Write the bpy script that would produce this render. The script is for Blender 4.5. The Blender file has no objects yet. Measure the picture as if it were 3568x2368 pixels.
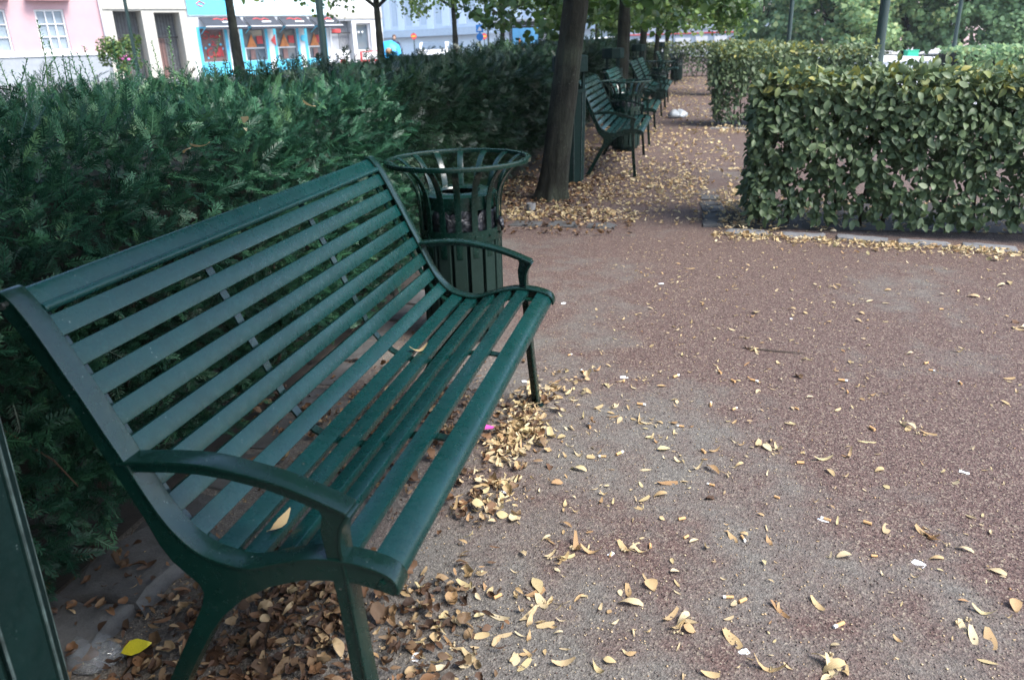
import bpy, math, random
import numpy as np
from mathutils import Matrix, Vector

# ------------------------------------------------------------------ camera, sky, sun, exposure
sc = bpy.context.scene
col = sc.collection
rng = np.random.default_rng(7)
random.seed(7)

FPX, PITCH, ROLL, YAW = 2703.7, 0.3653, -0.0311, -0.2281
CAM = np.array([1.0651, -0.9815, 1.2463])
PW, PH = 3568.0, 2368.0
_f = np.array([math.sin(YAW)*math.cos(PITCH), math.cos(YAW)*math.cos(PITCH), -math.sin(PITCH)])
_r0 = np.array([math.cos(YAW), -math.sin(YAW), 0.0])
_u0 = np.cross(_r0, _f)
_r = math.cos(ROLL)*_r0 + math.sin(ROLL)*_u0
_u = -math.sin(ROLL)*_r0 + math.cos(ROLL)*_u0

cam_d = bpy.data.cameras.new('camera')
cam = bpy.data.objects.new('camera', cam_d)
col.objects.link(cam)
cam.matrix_world = Matrix(((_r[0], _u[0], -_f[0], CAM[0]), (_r[1], _u[1], -_f[1], CAM[1]),
                           (_r[2], _u[2], -_f[2], CAM[2]), (0, 0, 0, 1)))
cam_d.sensor_width = 23.5
cam_d.sensor_fit = 'HORIZONTAL'
cam_d.lens = FPX * 23.5 / PW
cam_d.clip_start = 0.05
cam_d.clip_end = 2000
cam_d.dof.use_dof = True
cam_d.dof.focus_distance = 2.3
cam_d.dof.aperture_fstop = 3.8
sc.camera = cam

SUN_EL, SUN_AZ = math.radians(52), math.radians(110)      # azimuth from +Y towards +X
world = bpy.data.worlds.new('World')
sc.world = world
world.use_nodes = True
wn = world.node_tree.nodes
sky = wn.new('ShaderNodeTexSky')
sky.sky_type = 'NISHITA'
sky.sun_disc = False
sky.sun_elevation = SUN_EL
sky.sun_rotation = SUN_AZ
sky.altitude = 0
sky.air_density = 1.0
sky.dust_density = 1.6
sky.ozone_density = 1.0
world.node_tree.links.new(sky.outputs[0], wn['Background'].inputs[0])
wn['Background'].inputs[1].default_value = 0.105

sun_d = bpy.data.lights.new('sun', 'SUN')
sun = bpy.data.objects.new('sun', sun_d)
col.objects.link(sun)
sd = Vector((math.sin(SUN_AZ)*math.cos(SUN_EL), math.cos(SUN_AZ)*math.cos(SUN_EL), math.sin(SUN_EL)))
sun.rotation_euler = sd.to_track_quat('Z', 'Y').to_euler()
sun_d.energy = 1.5
sun_d.angle = math.radians(28)
sun_d.color = (1.0, 0.97, 0.92)

sc.view_settings.view_transform = 'Standard'
sc.view_settings.look = 'None'
sc.view_settings.gamma = 1.0
sc.view_settings.use_curve_mapping = False
sc.view_settings.exposure = 2.32
sc.render.engine = 'CYCLES'
sc.cycles.max_bounces = 8
sc.cycles.use_denoising = True

# ------------------------------------------------------------------ helpers
def ray(x, y):
    return _f + _r*(x-PW/2)/FPX - _u*(y-PH/2)/FPX
def ground_pt(x, y, z=0.0):
    d = ray(x, y)
    return CAM + d*((z-CAM[2])/d[2])
def at_depth(x, y, Y):
    d = ray(x, y)
    return CAM + d*((Y-CAM[1])/d[1])

def tag(o, label=None, cat=None, group=None, kind=None):
    if label: o['label'] = label
    if cat: o['category'] = cat
    if group: o['group'] = group
    if kind: o['kind'] = kind
    return o

def empty(name, loc=(0, 0, 0), rz=0.0):
    o = bpy.data.objects.new(name, None)
    o.empty_display_size = 0.1
    o.location = loc
    o.rotation_euler = (0, 0, rz)
    col.objects.link(o)
    return o

def link(name, me, parent=None, loc=None, rot=None, scale=None):
    o = bpy.data.objects.new(name, me)
    col.objects.link(o)
    if parent is not None: o.parent = parent
    if loc is not None: o.location = loc
    if rot is not None: o.rotation_euler = rot
    if scale is not None: o.scale = scale
    return o

def copy_tree(o, parent=None):
    c = o.copy()
    col.objects.link(c)
    c.parent = parent
    for ch in list(o.children):
        copy_tree(ch, c)
    return c

def bulk_mesh(name, V, F, mat, tint=None, smooth=False):
    """V (n,3), F (m,k) uniform faces"""
    V = np.asarray(V, np.float32); F = np.asarray(F, np.int32)
    me = bpy.data.meshes.new(name)
    m, k = F.shape
    me.vertices.add(len(V)); me.vertices.foreach_set('co', V.ravel())
    me.loops.add(m*k); me.loops.foreach_set('vertex_index', F.ravel())
    me.polygons.add(m)
    me.polygons.foreach_set('loop_start', np.arange(0, m*k, k, dtype=np.int32))
    me.polygons.foreach_set('loop_total', np.full(m, k, np.int32))
    if smooth: me.polygons.foreach_set('use_smooth', np.ones(m, bool))
    if tint is not None:
        a = me.attributes.new('tint', 'FLOAT', 'POINT')
        a.data.foreach_set('value', np.asarray(tint, np.float32))
    me.update(calc_edges=True)
    me.materials.append(mat)
    return me

def scatter(tv, tf, M, T):
    """template verts (n,3), faces (m,k); M (N,3,3), T (N,3)"""
    tv = np.asarray(tv, float); tf = np.asarray(tf, int)
    V = np.einsum('nij,vj->nvi', M, tv) + T[:, None, :]
    F = tf[None] + (np.arange(len(T))*len(tv))[:, None, None]
    return V.reshape(-1, 3), F.reshape(-1, tf.shape[1])

def scatter_many(temps, M, T, which, tint):
    Vs, Fs, Ts, off = [], [], [], 0
    for k, (tv, tf) in enumerate(temps):
        s = which == k
        if not s.any(): continue
        V, F = scatter(tv, tf, M[s], T[s])
        Vs.append(V); Fs.append(F+off); off += len(V)
        Ts.append(np.repeat(tint[s], len(tv)))
    return np.concatenate(Vs), np.concatenate(Fs), np.concatenate(Ts)

def unit(v):
    return v/np.maximum(np.linalg.norm(v, axis=-1, keepdims=True), 1e-9)

def frames(D, N):
    """local x along D, local z near N"""
    x = unit(D)
    y = unit(np.cross(N, x))
    z = np.cross(x, y)
    return np.stack([x, y, z], axis=-1)

class MB:
    def __init__(self):
        self.v = []; self.f = []
    def add(self, v, f):
        o = len(self.v)
        self.v += [tuple(map(float, p)) for p in v]
        self.f += [tuple(i+o for i in q) for q in f]
        return self
    def box(self, x0, x1, y0, y1, z0, z1):
        v = [(x0,y0,z0),(x1,y0,z0),(x1,y1,z0),(x0,y1,z0),(x0,y0,z1),(x1,y0,z1),(x1,y1,z1),(x0,y1,z1)]
        return self.add(v, [(0,3,2,1),(4,5,6,7),(0,1,5,4),(1,2,6,5),(2,3,7,6),(3,0,4,7)])
    def prism(self, poly, y0, y1):
        """polygon of (x,z) extruded along y"""
        n = len(poly)
        v = [(a, y0, b) for a, b in poly] + [(a, y1, b) for a, b in poly]
        f = [tuple(range(n)), tuple(range(2*n-1, n-1, -1))]
        f += [(i, i+n, (i+1) % n+n, (i+1) % n) for i in range(n)]
        return self.add(v, f)
    def strip(self, pts, thick, y0, y1, off=0.0):
        """flat bar that follows (x,z) points; top face at the curve shifted by off along its normal"""
        P = np.array(pts, float)
        t = np.gradient(P, axis=0); t /= np.linalg.norm(t, axis=1)[:, None]
        nrm = np.stack([-t[:, 1], t[:, 0]], 1)
        a = P + nrm*off; b = P + nrm*(off-thick)
        v = []
        for i in range(len(P)):
            v += [(a[i,0], y0, a[i,1]), (a[i,0], y1, a[i,1]), (b[i,0], y1, b[i,1]), (b[i,0], y0, b[i,1])]
        f = [(0,3,2,1)]
        for i in range(len(P)-1):
            o = 4*i
            for j in range(4):
                f.append((o+j, o+(j+1) % 4, o+4+(j+1) % 4, o+4+j))
        o = 4*(len(P)-1)
        f.append((o, o+1, o+2, o+3))
        return self.add(v, f)
    def tube(self, pts, rad, seg=8, cap=True):
        P = np.array(pts, float); n = len(P)
        R = np.full(n, rad) if np.isscalar(rad) else np.array(rad, float)
        t = unit(np.gradient(P, axis=0))
        up = np.array([0, 0, 1.0]) if abs(t[0, 2]) < 0.9 else np.array([1.0, 0, 0])
        x = unit(np.cross(t, up)); y = np.cross(t, x)
        v = []
        for i in range(n):
            for k in range(seg):
                a = 2*math.pi*k/seg
                v.append(P[i] + R[i]*(math.cos(a)*x[i] + math.sin(a)*y[i]))
        f = []
        for i in range(n-1):
            for k in range(seg):
                f.append((i*seg+k, i*seg+(k+1) % seg, (i+1)*seg+(k+1) % seg, (i+1)*seg+k))
        if cap:
            f.append(tuple(range(seg-1, -1, -1))); f.append(tuple(range((n-1)*seg, n*seg)))
        return self.add(v, f)
    def lathe(self, prof, seg=32, c=(0, 0), closed=False):
        n = len(prof); v = []
        for rr, z in prof:
            for k in range(seg):
                a = 2*math.pi*k/seg
                v.append((c[0]+rr*math.cos(a), c[1]+rr*math.sin(a), z))
        f = []
        for i in range(n if closed else n-1):
            j = (i+1) % n
            for k in range(seg):
                f.append((i*seg+k, i*seg+(k+1) % seg, j*seg+(k+1) % seg, j*seg+k))
        return self.add(v, f)
    def mesh(self, name, mat, smooth=False, bevel=0.0):
        me = bpy.data.meshes.new(name)
        me.from_pydata(self.v, [], self.f)
        me.update()
        if bevel or True:
            import bmesh
            bm = bmesh.new(); bm.from_mesh(me)
            bmesh.ops.recalc_face_normals(bm, faces=bm.faces)
            if bevel:
                ed = [e for e in bm.edges if len(e.link_faces) == 2 and e.calc_face_angle(0) > 0.7]
                bmesh.ops.bevel(bm, geom=ed, offset=bevel, segments=2, affect='EDGES', profile=0.6)
            bm.to_mesh(me); bm.free()
        if smooth:
            me.polygons.foreach_set('use_smooth', np.ones(len(me.polygons), bool))
            if smooth == 'auto':
                me.set_sharp_from_angle(angle=math.radians(40))
        me.materials.append(mat)
        return me
    def obj(self, name, mat, parent=None, smooth=False, bevel=0.0, loc=None, rot=None):
        return link(name, self.mesh(name, mat, smooth, bevel), parent, loc, rot)

# ------------------------------------------------------------------ materials
class NT:
    def __init__(self, name):
        self.m = bpy.data.materials.new(name)
        self.m.use_nodes = True
        self.t = self.m.node_tree
        self.n = self.t.nodes
        self.b = self.n['Principled BSDF']
        self.out = self.n['Material Output']
    def new(self, typ, **kw):
        n = self.n.new(typ)
        for k, v in kw.items():
            if k.startswith('i_'):
                n.inputs[k[2:].replace('_', ' ')].default_value = v
            else:
                setattr(n, k, v)
        return n
    def l(self, a, b): self.t.links.new(a, b)
    def coords(self, kind='Object'):
        return self.new('ShaderNodeTexCoord').outputs[kind]
    def pos(self):
        return self.new('ShaderNodeNewGeometry').outputs['Position']
    def noise(self, vec, scale, detail=4.0, rough=0.55):
        n = self.new('ShaderNodeTexNoise'); n.inputs['Scale'].default_value = scale
        n.inputs['Detail'].default_value = detail; n.inputs['Roughness'].default_value = rough
        if vec is not None: self.l(vec, n.inputs['Vector'])
        return n.outputs['Fac']
    def vor(self, vec, scale, feature='F1', out='Distance'):
        n = self.new('ShaderNodeTexVoronoi'); n.feature = feature; n.inputs['Scale'].default_value = scale
        if vec is not None: self.l(vec, n.inputs['Vector'])
        return n.outputs[out]
    def ramp(self, fac, stops, interp='LINEAR'):
        n = self.new('ShaderNodeValToRGB'); n.color_ramp.interpolation = interp
        e = n.color_ramp.elements
        while len(e) < len(stops): e.new(0.5)
        for q, (p, c) in zip(e, stops):
            q.position = p; q.color = (*c, 1) if len(c) == 3 else c
        self.l(fac, n.inputs[0])
        return n.outputs[0]
    def mix(self, fac, a, b, mode='MIX'):
        n = self.new('ShaderNodeMix', data_type='RGBA', blend_type=mode)
        for s, val in ((n.inputs[0], fac), (n.inputs[6], a), (n.inputs[7], b)):
            if isinstance(val, (int, float)): s.default_value = val
            elif isinstance(val, tuple): s.default_value = (*val, 1)
            else: self.l(val, s)
        return n.outputs[2]
    def math(self, op, a, b=0.0, clamp=False):
        n = self.new('ShaderNodeMath', operation=op, use_clamp=clamp)
        for s, val in ((n.inputs[0], a), (n.inputs[1], b)):
            if isinstance(val, (int, float)): s.default_value = val
            else: self.l(val, s)
        return n.outputs[0]
    def bump(self, h, strength=0.3, dist=0.01, prev=None):
        n = self.new('ShaderNodeBump'); n.inputs['Strength'].default_value = strength
        n.inputs['Distance'].default_value = dist
        self.l(h, n.inputs['Height'])
        if prev is not None: self.l(prev, n.inputs['Normal'])
        return n.outputs[0]
    def base(self, c):
        s = self.b.inputs['Base Color']
        if isinstance(c, tuple): s.default_value = (*c, 1)
        else: self.l(c, s)
        return self
    def set(self, **kw):
        for k, v in kw.items():
            s = self.b.inputs[k.replace('_', ' ')]
            if isinstance(v, (int, float, tuple)): s.default_value = v
            else: self.l(v, s)
        return self

def plain(name, c, rough=0.6, var=0.12, scale=6.0, metal=0.0, bump=0.0, bscale=40.0):
    n = NT(name)
    p = n.coords()
    f = n.noise(p, scale, 5)
    lo = tuple(max(0, x*(1-var)) for x in c); hi = tuple(min(1, x*(1+var)) for x in c)
    n.base(n.ramp(f, [(0.3, lo), (0.7, hi)]))
    n.set(Roughness=rough, Metallic=metal)
    if bump:
        n.set(Normal=n.bump(n.noise(p, bscale, 4), bump, 0.01))
    return n.m

def leafmat(name, stops, rough=0.45, transl=0.3, spec=0.5, use_random=True, mott=0.25, mscale=60.0):
    """foliage: colour from the piece's own tint, with fine mottling; light passes through thin blades"""
    n = NT(name)
    a = n.new('ShaderNodeAttribute', attribute_name='tint').outputs['Fac']
    if use_random:
        o = n.new('ShaderNodeObjectInfo').outputs['Random']
        a = n.math('FRACT', n.math('ADD', a, o))
    c = n.ramp(a, stops)
    m = n.noise(n.coords(), mscale, 3)
    c = n.mix(mott, c, n.ramp(m, [(0.3, (0.45, 0.45, 0.45)), (0.7, (1.0, 1.0, 1.0))]), 'MULTIPLY')
    n.base(c); n.set(Roughness=rough, Specular_IOR_Level=spec)
    tr = n.new('ShaderNodeBsdfTranslucent')
    n.l(c, tr.inputs[0])
    mx = n.new('ShaderNodeMixShader'); mx.inputs[0].default_value = transl
    n.l(n.b.outputs[0], mx.inputs[1]); n.l(tr.outputs[0], mx.inputs[2])
    n.l(mx.outputs[0], n.out.inputs['Surface'])
    return n.m

def green_paint(name, c=(0.0022, 0.0155, 0.0115), rough=0.20, dirt=0.5, spec=0.42):
    n = NT(name)
    p = n.pos()
    big = n.noise(p, 9, 5, 0.6)
    c1 = n.mix(n.ramp(big, [(0.35, (0, 0, 0)), (0.75, (1, 1, 1))]), tuple(x*0.82 for x in c), tuple(x*1.15 for x in c))
    dust = n.noise(p, 170, 6, 0.7)
    c2 = n.mix(n.math('MULTIPLY', n.ramp(dust, [(0.52, (0, 0, 0)), (0.75, (1, 1, 1))]), dirt*0.16), c1, (0.10, 0.14, 0.13))
    # flecks of dirt and old rain spots
    sp = n.vor(p, 62)
    spm = n.ramp(sp, [(0.12, (1, 1, 1)), (0.17, (0, 0, 0))])
    gate = n.ramp(n.noise(p, 26, 3), [(0.52, (0, 0, 0)), (0.60, (1, 1, 1))])
    c3 = n.mix(n.math('MULTIPLY', n.math('MULTIPLY', spm, gate), 0.7*dirt), c2, (0.004, 0.022, 0.022))
    sp2 = n.vor(p, 80)
    wm = n.ramp(sp2, [(0.08, (1, 1, 1)), (0.12, (0, 0, 0))])
    gate2 = n.ramp(n.noise(p, 17, 3), [(0.55, (0, 0, 0)), (0.66, (1, 1, 1))])
    c4 = n.mix(n.math('MULTIPLY', n.math('MULTIPLY', wm, gate2), 0.55*dirt), c3, (0.35, 0.42, 0.42))
    ch = n.ramp(n.vor(p, 27), [(0.045, (1, 1, 1)), (0.07, (0, 0, 0))])
    gate3 = n.ramp(n.noise(p, 7, 3), [(0.55, (0, 0, 0)), (0.60, (1, 1, 1))])
    c4 = n.mix(n.math('MULTIPLY', n.math('MULTIPLY', ch, gate3), dirt), c4, (0.10, 0.085, 0.07))
    n.base(c4)
    r = n.ramp(n.noise(p, 40, 5, 0.65), [(0.3, (rough*0.8,)*3), (0.75, (min(1, rough*1.7),)*3)])
    n.set(Roughness=r, Specular_IOR_Level=spec)
    h = n.noise(p, 55, 4)
    n.set(Normal=n.bump(n.noise(p, 420, 3), 0.06, 0.002, n.bump(h, 0.05, 0.01)))
    return n.m

M_PAINT = green_paint('green_painted_metal')
M_SLAT = green_paint('green_painted_slat', (0.0018, 0.0275, 0.0255), 0.24, 0.8, 0.34)
M_BINWOOD = green_paint('worn_green_wood', (0.007, 0.018, 0.0145), 0.6, 0.9, 0.15)
M_DARKBIN = green_paint('dark_green_enamel', (0.0025, 0.0135, 0.0118), 0.6, 0.4, 0.15)
M_STEEL = plain('bolt_steel', (0.35, 0.36, 0.36), 0.35, 0.1, metal=1.0)
M_POLE = plain('green_lamp_post_paint', (0.006, 0.024, 0.021), 0.5)

def gravel_mat():
    n = NT('red_brown_gravel')
    p = n.pos()
    big = n.noise(p, 1.1, 5, 0.6)
    mid = n.noise(p, 6, 5, 0.65)
    sx = n.new('ShaderNodeSeparateXYZ'); n.l(p, sx.inputs[0])
    # the ground is trodden grey close to the bench and stays redder farther out
    far = n.math('MULTIPLY', n.math('ADD', n.math('MULTIPLY', sx.outputs[1], 0.045), n.math('MULTIPLY', sx.outputs[0], 0.075)), 1.0)
    far = n.math('MINIMUM', far, 0.22)
    worn = n.ramp(n.math('ADD', n.math('ADD', n.math('MULTIPLY', big, 0.65), n.math('MULTIPLY', mid, 0.35)), far), [(0.535, (0, 0, 0)), (0.68, (1, 1, 1))])
    g1 = n.vor(p, 210, out='Color')
    sep = n.new('ShaderNodeSeparateColor'); n.l(g1, sep.inputs[0])
    red = n.ramp(sep.outputs[0], [(0.0, (0.044, 0.028, 0.026)), (0.35, (0.096, 0.060, 0.052)), (0.72, (0.136, 0.091, 0.079)), (0.92, (0.175, 0.135, 0.11)), (1.0, (0.28, 0.23, 0.17))])
    grey = n.ramp(sep.outputs[1], [(0.0, (0.095, 0.086, 0.077)), (0.6, (0.142, 0.129, 0.115)), (0.93, (0.178, 0.162, 0.143)), (1.0, (0.26, 0.23, 0.18))])
    c = n.mix(worn, grey, red)
    dark = n.ramp(n.noise(p, 70, 4, 0.7), [(0.3, (0.6, 0.6, 0.6)), (0.65, (1.06, 1.06, 1.06))])
    c = n.mix(1.0, c, dark, 'MULTIPLY')
    n.base(c); n.set(Roughness=0.9, Specular_IOR_Level=0.25)
    h = n.math('ADD', n.math('MULTIPLY', n.vor(p, 210), 0.8), n.math('MULTIPLY', n.noise(p, 330, 3), 0.5))
    b1 = n.bump(n.noise(p, 9, 5), 0.35, 0.03)
    n.set(Normal=n.bump(h, 0.6, 0.006, b1))
    return n.m
M_GRAVEL = gravel_mat()

def stone_mat(name, c, scale=14):
    n = NT(name)
    p = n.pos()
    a = n.noise(p, scale, 7, 0.65)
    f = n.noise(p, 180, 3)
    cc = n.ramp(a, [(0.28, tuple(x*0.55 for x in c)), (0.5, c), (0.75, tuple(min(1, x*1.35) for x in c))])
    cc = n.mix(0.5, cc, n.ramp(f, [(0.3, (0.6, 0.6, 0.6)), (0.7, (1.1, 1.1, 1.1))]), 'MULTIPLY')
    n.base(cc); n.set(Roughness=0.85)
    n.set(Normal=n.bump(n.noise(p, 60, 6, 0.7), 0.5, 0.01))
    return n.m
M_KERB = stone_mat('granite_kerb', (0.15, 0.15, 0.155))
M_KERB2 = stone_mat('dark_kerb_stone', (0.068, 0.067, 0.066))
M_SOIL = stone_mat('dark_soil', (0.026, 0.020, 0.016), 25)
M_PAVE = stone_mat('pale_paving', (0.42, 0.42, 0.42), 2)
M_ASPH = stone_mat('street_asphalt', (0.16, 0.16, 0.165), 3)

def bark_mat(name, c):
    n = NT(name)
    p = n.coords()
    st = n.new('ShaderNodeMapping'); st.inputs['Scale'].default_value = (1, 1, 0.28)
    n.l(p, st.inputs[0])
    a = n.noise(st.outputs[0], 26, 7, 0.7)
    b = n.noise(p, 5, 4)
    cc = n.ramp(a, [(0.3, tuple(x*0.4 for x in c)), (0.55, c), (0.8, tuple(x*1.7 for x in c))])
    cc = n.mix(n.ramp(b, [(0.45, (0, 0, 0)), (0.7, (0.5, 0.5, 0.5))]), cc, (0.055, 0.065, 0.045))
    n.base(cc); n.set(Roughness=0.9, Specular_IOR_Level=0.2)
    lich = n.ramp(n.vor(p, 38), [(0.10, (1, 1, 1)), (0.22, (0, 0, 0))])
    cc = n.mix(n.math('MULTIPLY', n.math('MULTIPLY', lich, n.ramp(n.noise(p, 6, 3), [(0.45, (0, 0, 0)), (0.6, (1, 1, 1))])), .5), cc, (0.13, 0.14, 0.11))
    n.base(cc)
    n.set(Normal=n.bump(a, 1.0, 0.03))
    return n.m
M_BARK = bark_mat('linden_bark', (0.022, 0.022, 0.017))
M_BARKDK = bark_mat('dark_street_tree_bark', (0.016, 0.017, 0.013))
M_TWIG = plain('twig_brown', (0.045, 0.032, 0.022), 0.8)
M_CORE = plain('dark_hedge_core', (0.012, 0.014, 0.010), 1.0)  # near-black for the solid hedge cores added to stop light

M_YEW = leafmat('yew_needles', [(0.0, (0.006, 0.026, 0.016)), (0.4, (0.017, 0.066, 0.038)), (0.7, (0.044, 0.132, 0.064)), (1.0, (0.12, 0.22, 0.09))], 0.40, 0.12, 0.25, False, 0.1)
M_YEWDK = leafmat('yew_needles_painted_shade', [(0.0, (0.005, 0.018, 0.009)), (0.6, (0.012, 0.038, 0.017)), (0.93, (0.026, 0.072, 0.028)), (1.0, (0.06, 0.11, 0.04))], 0.42, 0.12, 0.4, False, 0.1)  # darker copy of the yew green, shade put into the colour
M_HORN = leafmat('hornbeam_leaves', [(0.0, (0.042, 0.074, 0.032)), (0.4, (0.095, 0.142, 0.064)), (0.75, (0.155, 0.205, 0.098)), (0.88, (0.20, 0.23, 0.055)), (1.0, (0.28, 0.26, 0.06))], 0.5, 0.3, 0.45, False, 0.3, 30)
M_LIND = leafmat('linden_leaves', [(0.0, (0.03, 0.07, 0.018)), (0.6, (0.07, 0.135, 0.028)), (0.9, (0.13, 0.20, 0.04)), (1.0, (0.19, 0.22, 0.05))], 0.45, 0.3, 0.4, True, 0.1)
M_LINDLT = leafmat('linden_leaves_painted_sunlight', [(0.0, (0.04, 0.085, 0.02)), (0.6, (0.085, 0.15, 0.03)), (0.9, (0.15, 0.21, 0.045)), (1.0, (0.22, 0.25, 0.06))], 0.45, 0.4, 0.4, True, 0.1)  # brighter copy of the linden green with sunlight painted in
M_PALETREE = leafmat('far_tree_leaves', [(0.0, (0.17, 0.28, 0.14)), (0.6, (0.24, 0.37, 0.18)), (0.9, (0.32, 0.43, 0.19)), (1.0, (0.42, 0.44, 0.19))], 0.5, 0.5, 0.4, True, 0.1)  # leaf colours raised so the paleness of haze is painted in
M_LITTER = leafmat('dry_pale_leaf', [(0.0, (0.48, 0.35, 0.18)), (0.3, (0.60, 0.50, 0.32)), (0.5, (0.42, 0.28, 0.14)), (0.75, (0.54, 0.45, 0.24)), (0.9, (0.33, 0.19, 0.09)), (1.0, (0.48, 0.35, 0.18))], 0.65, 0.2, 0.3, True, 0.35, 70)
M_LITTERBR = leafmat('dry_brown_leaf', [(0.0, (0.045, 0.026, 0.017)), (0.25, (0.095, 0.050, 0.028)), (0.45, (0.19, 0.10, 0.048)), (0.62, (0.055, 0.034, 0.025)), (0.8, (0.22, 0.135, 0.07)), (0.9, (0.40, 0.29, 0.16)), (1.0, (0.10, 0.055, 0.03))], 0.65, 0.15, 0.3, True, 0.4, 70)
M_PALEBIT = leafmat('pale_seed_bits', [(0.0, (0.40, 0.29, 0.17)), (0.6, (0.55, 0.43, 0.27)), (1.0, (0.26, 0.15, 0.08))], 0.8, 0.0, 0.2, True, 0.2, 200)
M_PEBBLE = leafmat('grit_grains', [(0.0, (0.065, 0.045, 0.041)), (0.5, (0.115, 0.082, 0.073)), (0.85, (0.155, 0.125, 0.11)), (1.0, (0.26, 0.22, 0.18))], 0.9, 0.0, 0.2, False, 0.2, 200)

# ================================================================== SETTING
def sheet(name, x0, x1, y0, y1, z, mat):
    me = bpy.data.meshes.new(name)
    me.from_pydata([(x0,y0,z),(x1,y0,z),(x1,y1,z),(x0,y1,z)], [], [(0,1,2,3)])
    me.materials.append(mat)
    return tag(link(name, me), kind='structure')

sheet('ground', -150, 150, -60, 190, 0.0, M_GRAVEL)
sheet('hedge_bed', -2.2, -0.42, -1.6, 27.6, 0.004, M_SOIL)
sheet('hedge_bed', 1.36, 4.0, 4.52, 5.55, 0.004, M_SOIL)
sheet('hedge_bed', 1.36, 4.0, 11.1, 12.1, 0.004, M_SOIL)
sheet('plaza_paving', 4.6, 120, 14, 150, 0.004, M_PAVE)
sheet('street', -140, -4.5, -40, 150, 0.004, M_ASPH)

# kerb stones: rough, uneven blocks in a row
def stone_mesh(lx, ly, h, seed, mat):
    r = np.random.default_rng(seed)
    nx, ny = 5, 3
    v = []; f = []
    for lev, (ins, z) in enumerate(((0.0, -0.03), (0.0, h*0.55), (0.012, h*0.9), (0.03, h))):
        for j in range(ny):
            for i in range(nx):
                x = (i/(nx-1)-0.5)*(lx-2*ins); y = (j/(ny-1)-0.5)*(ly-2*ins)
                v.append((x+r.normal(0, 0.004), y+r.normal(0, 0.004), z+r.normal(0, 0.0035)))
    n = nx*ny
    ring = [i for i in range(nx)] + [nx-1+nx*j for j in range(1, ny)] + [(ny-1)*nx+i for i in range(nx-2, -1, -1)] + [nx*j for j in range(ny-2, 0, -1)]
    for lev in range(3):
        for k in range(len(ring)):
            a, b = ring[k], ring[(k+1) % len(ring)]
            f.append((lev*n+a, lev*n+b, (lev+1)*n+b, (lev+1)*n+a))
    for j in range(ny-1):
        for i in range(nx-1):
            o = 3*n+j*nx+i
            f.append((o, o+1, o+1+nx, o+nx))
    m = MB(); m.add(v, f)
    return m.mesh('stone', mat, smooth='auto')

STONES = [stone_mesh(0.30, 0.13, 0.016, 20+i, M_KERB) for i in range(5)]
STONES2 = [stone_mesh(0.22, 0.16, 0.014, 40+i, M_KERB2) for i in range(5)]
def kerb_row(p0, p1, meshes, length):
    e = tag(empty('kerb', (p0[0], p0[1], 0)), kind='structure')
    d = np.array(p1)-np.array(p0); L = np.linalg.norm(d); a = math.atan2(d[1], d[0])
    n = max(1, int(L/(length+0.012)))
    for i in range(n):
        t = (i+0.5)/n
        q = d*t
        link('stone', meshes[(i*7+3) % len(meshes)], e,
             (q[0]+random.uniform(-.006, .006), q[1]+random.uniform(-.008, .008), random.uniform(-0.004, 0.004)),
             (random.uniform(-.02, .02), random.uniform(-.02, .02), a+random.uniform(-.03, .03)+(math.pi if i % 2 else 0)),
             (random.uniform(0.92, 1.0), random.uniform(0.9, 1.1), 1))
    return e
kerb_row((1.30, 4.43), (3.75, 3.98), STONES, 0.30)
kerb_row((1.27, 4.52), (1.25, 5.75), STONES2, 0.22)
kerb_row((-0.5, 4.56), (0.62, 4.50), STONES2, 0.22)
kerb_row((-0.31, 0.55), (-0.31, 3.1), STONES2, 0.22)
kerb_row((-0.47, 3.2), (-0.47, 4.5), STONES2, 0.22)
kerb_row((1.30, 10.95), (3.75, 10.9), STONES, 0.30)
# the two larger slabs by the near foot of the bench
e = tag(empty('kerb', (-0.3, 0.3, 0)), kind='structure')
big = [stone_mesh(0.30, 0.22, 0.05, 61, M_KERB2), stone_mesh(0.27, 0.22, 0.042, 62, M_KERB2)]
for me_, sk in zip(big, (.35, -.3)):
    for v_ in me_.vertices:      # broken, skewed outlines
        x_, y_ = v_.co.x, v_.co.y
        v_.co.x = x_*(1+sk*y_/.2)+.016*math.sin(37*y_+3*sk); v_.co.y = y_*(1-.8*sk*x_)+.018*math.sin(21*x_+5*sk); v_.co.z += .010*math.sin(14*x_+9*y_)*(v_.co.z > .02)
link('stone', big[0], e, (0.055, 0.125, 0), (0.02, -0.03, 1.35))
link('stone', big[1], e, (-0.01, -0.165, 0), (-0.02, 0.03, 1.25))

# ------------------------------------------------------------------ yew hedges
def sprig(n, length, nl, nw, droop=0.15):
    v = []; f = []
    def bend(x): return -droop*x*x/length
    def needle(x, side, l, a, z):
        d = np.array([math.cos(a), side*math.sin(a), z]); w = np.array([-d[1], d[0], 0])*nw*0.5
        b = np.array([x, 0, bend(x)])
        o = len(v)
        v.extend([b, b+d*l*0.55+w, b+d*l+np.array([0, 0, -l*0.12]), b+d*l*0.55-w]); f.append((o, o+1, o+2, o+3))
    for i in range(n):
        t = i/(n-1); x = length*(0.06+0.92*t)
        l = nl*(0.75+0.45*math.sin(math.pi*min(1, t*0.8+0.15)))*(1-0.35*t*t)
        for s in (-1, 1):
            needle(x+random.uniform(-.001, .001), s, l*random.uniform(.85, 1.1), math.radians(random.uniform(48, 72)*(1-0.35*t)), random.uniform(-0.05, 0.28))
    o = len(v)
    w = nw*0.45
    for x in (0, length*0.5, length):
        v.extend([np.array([x, -w, bend(x)]), np.array([x, w, bend(x)])])
    f.append((o, o+1, o+3, o+2)); f.append((o+2, o+3, o+5, o+4))
    return np.array(v), np.array(f)

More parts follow.
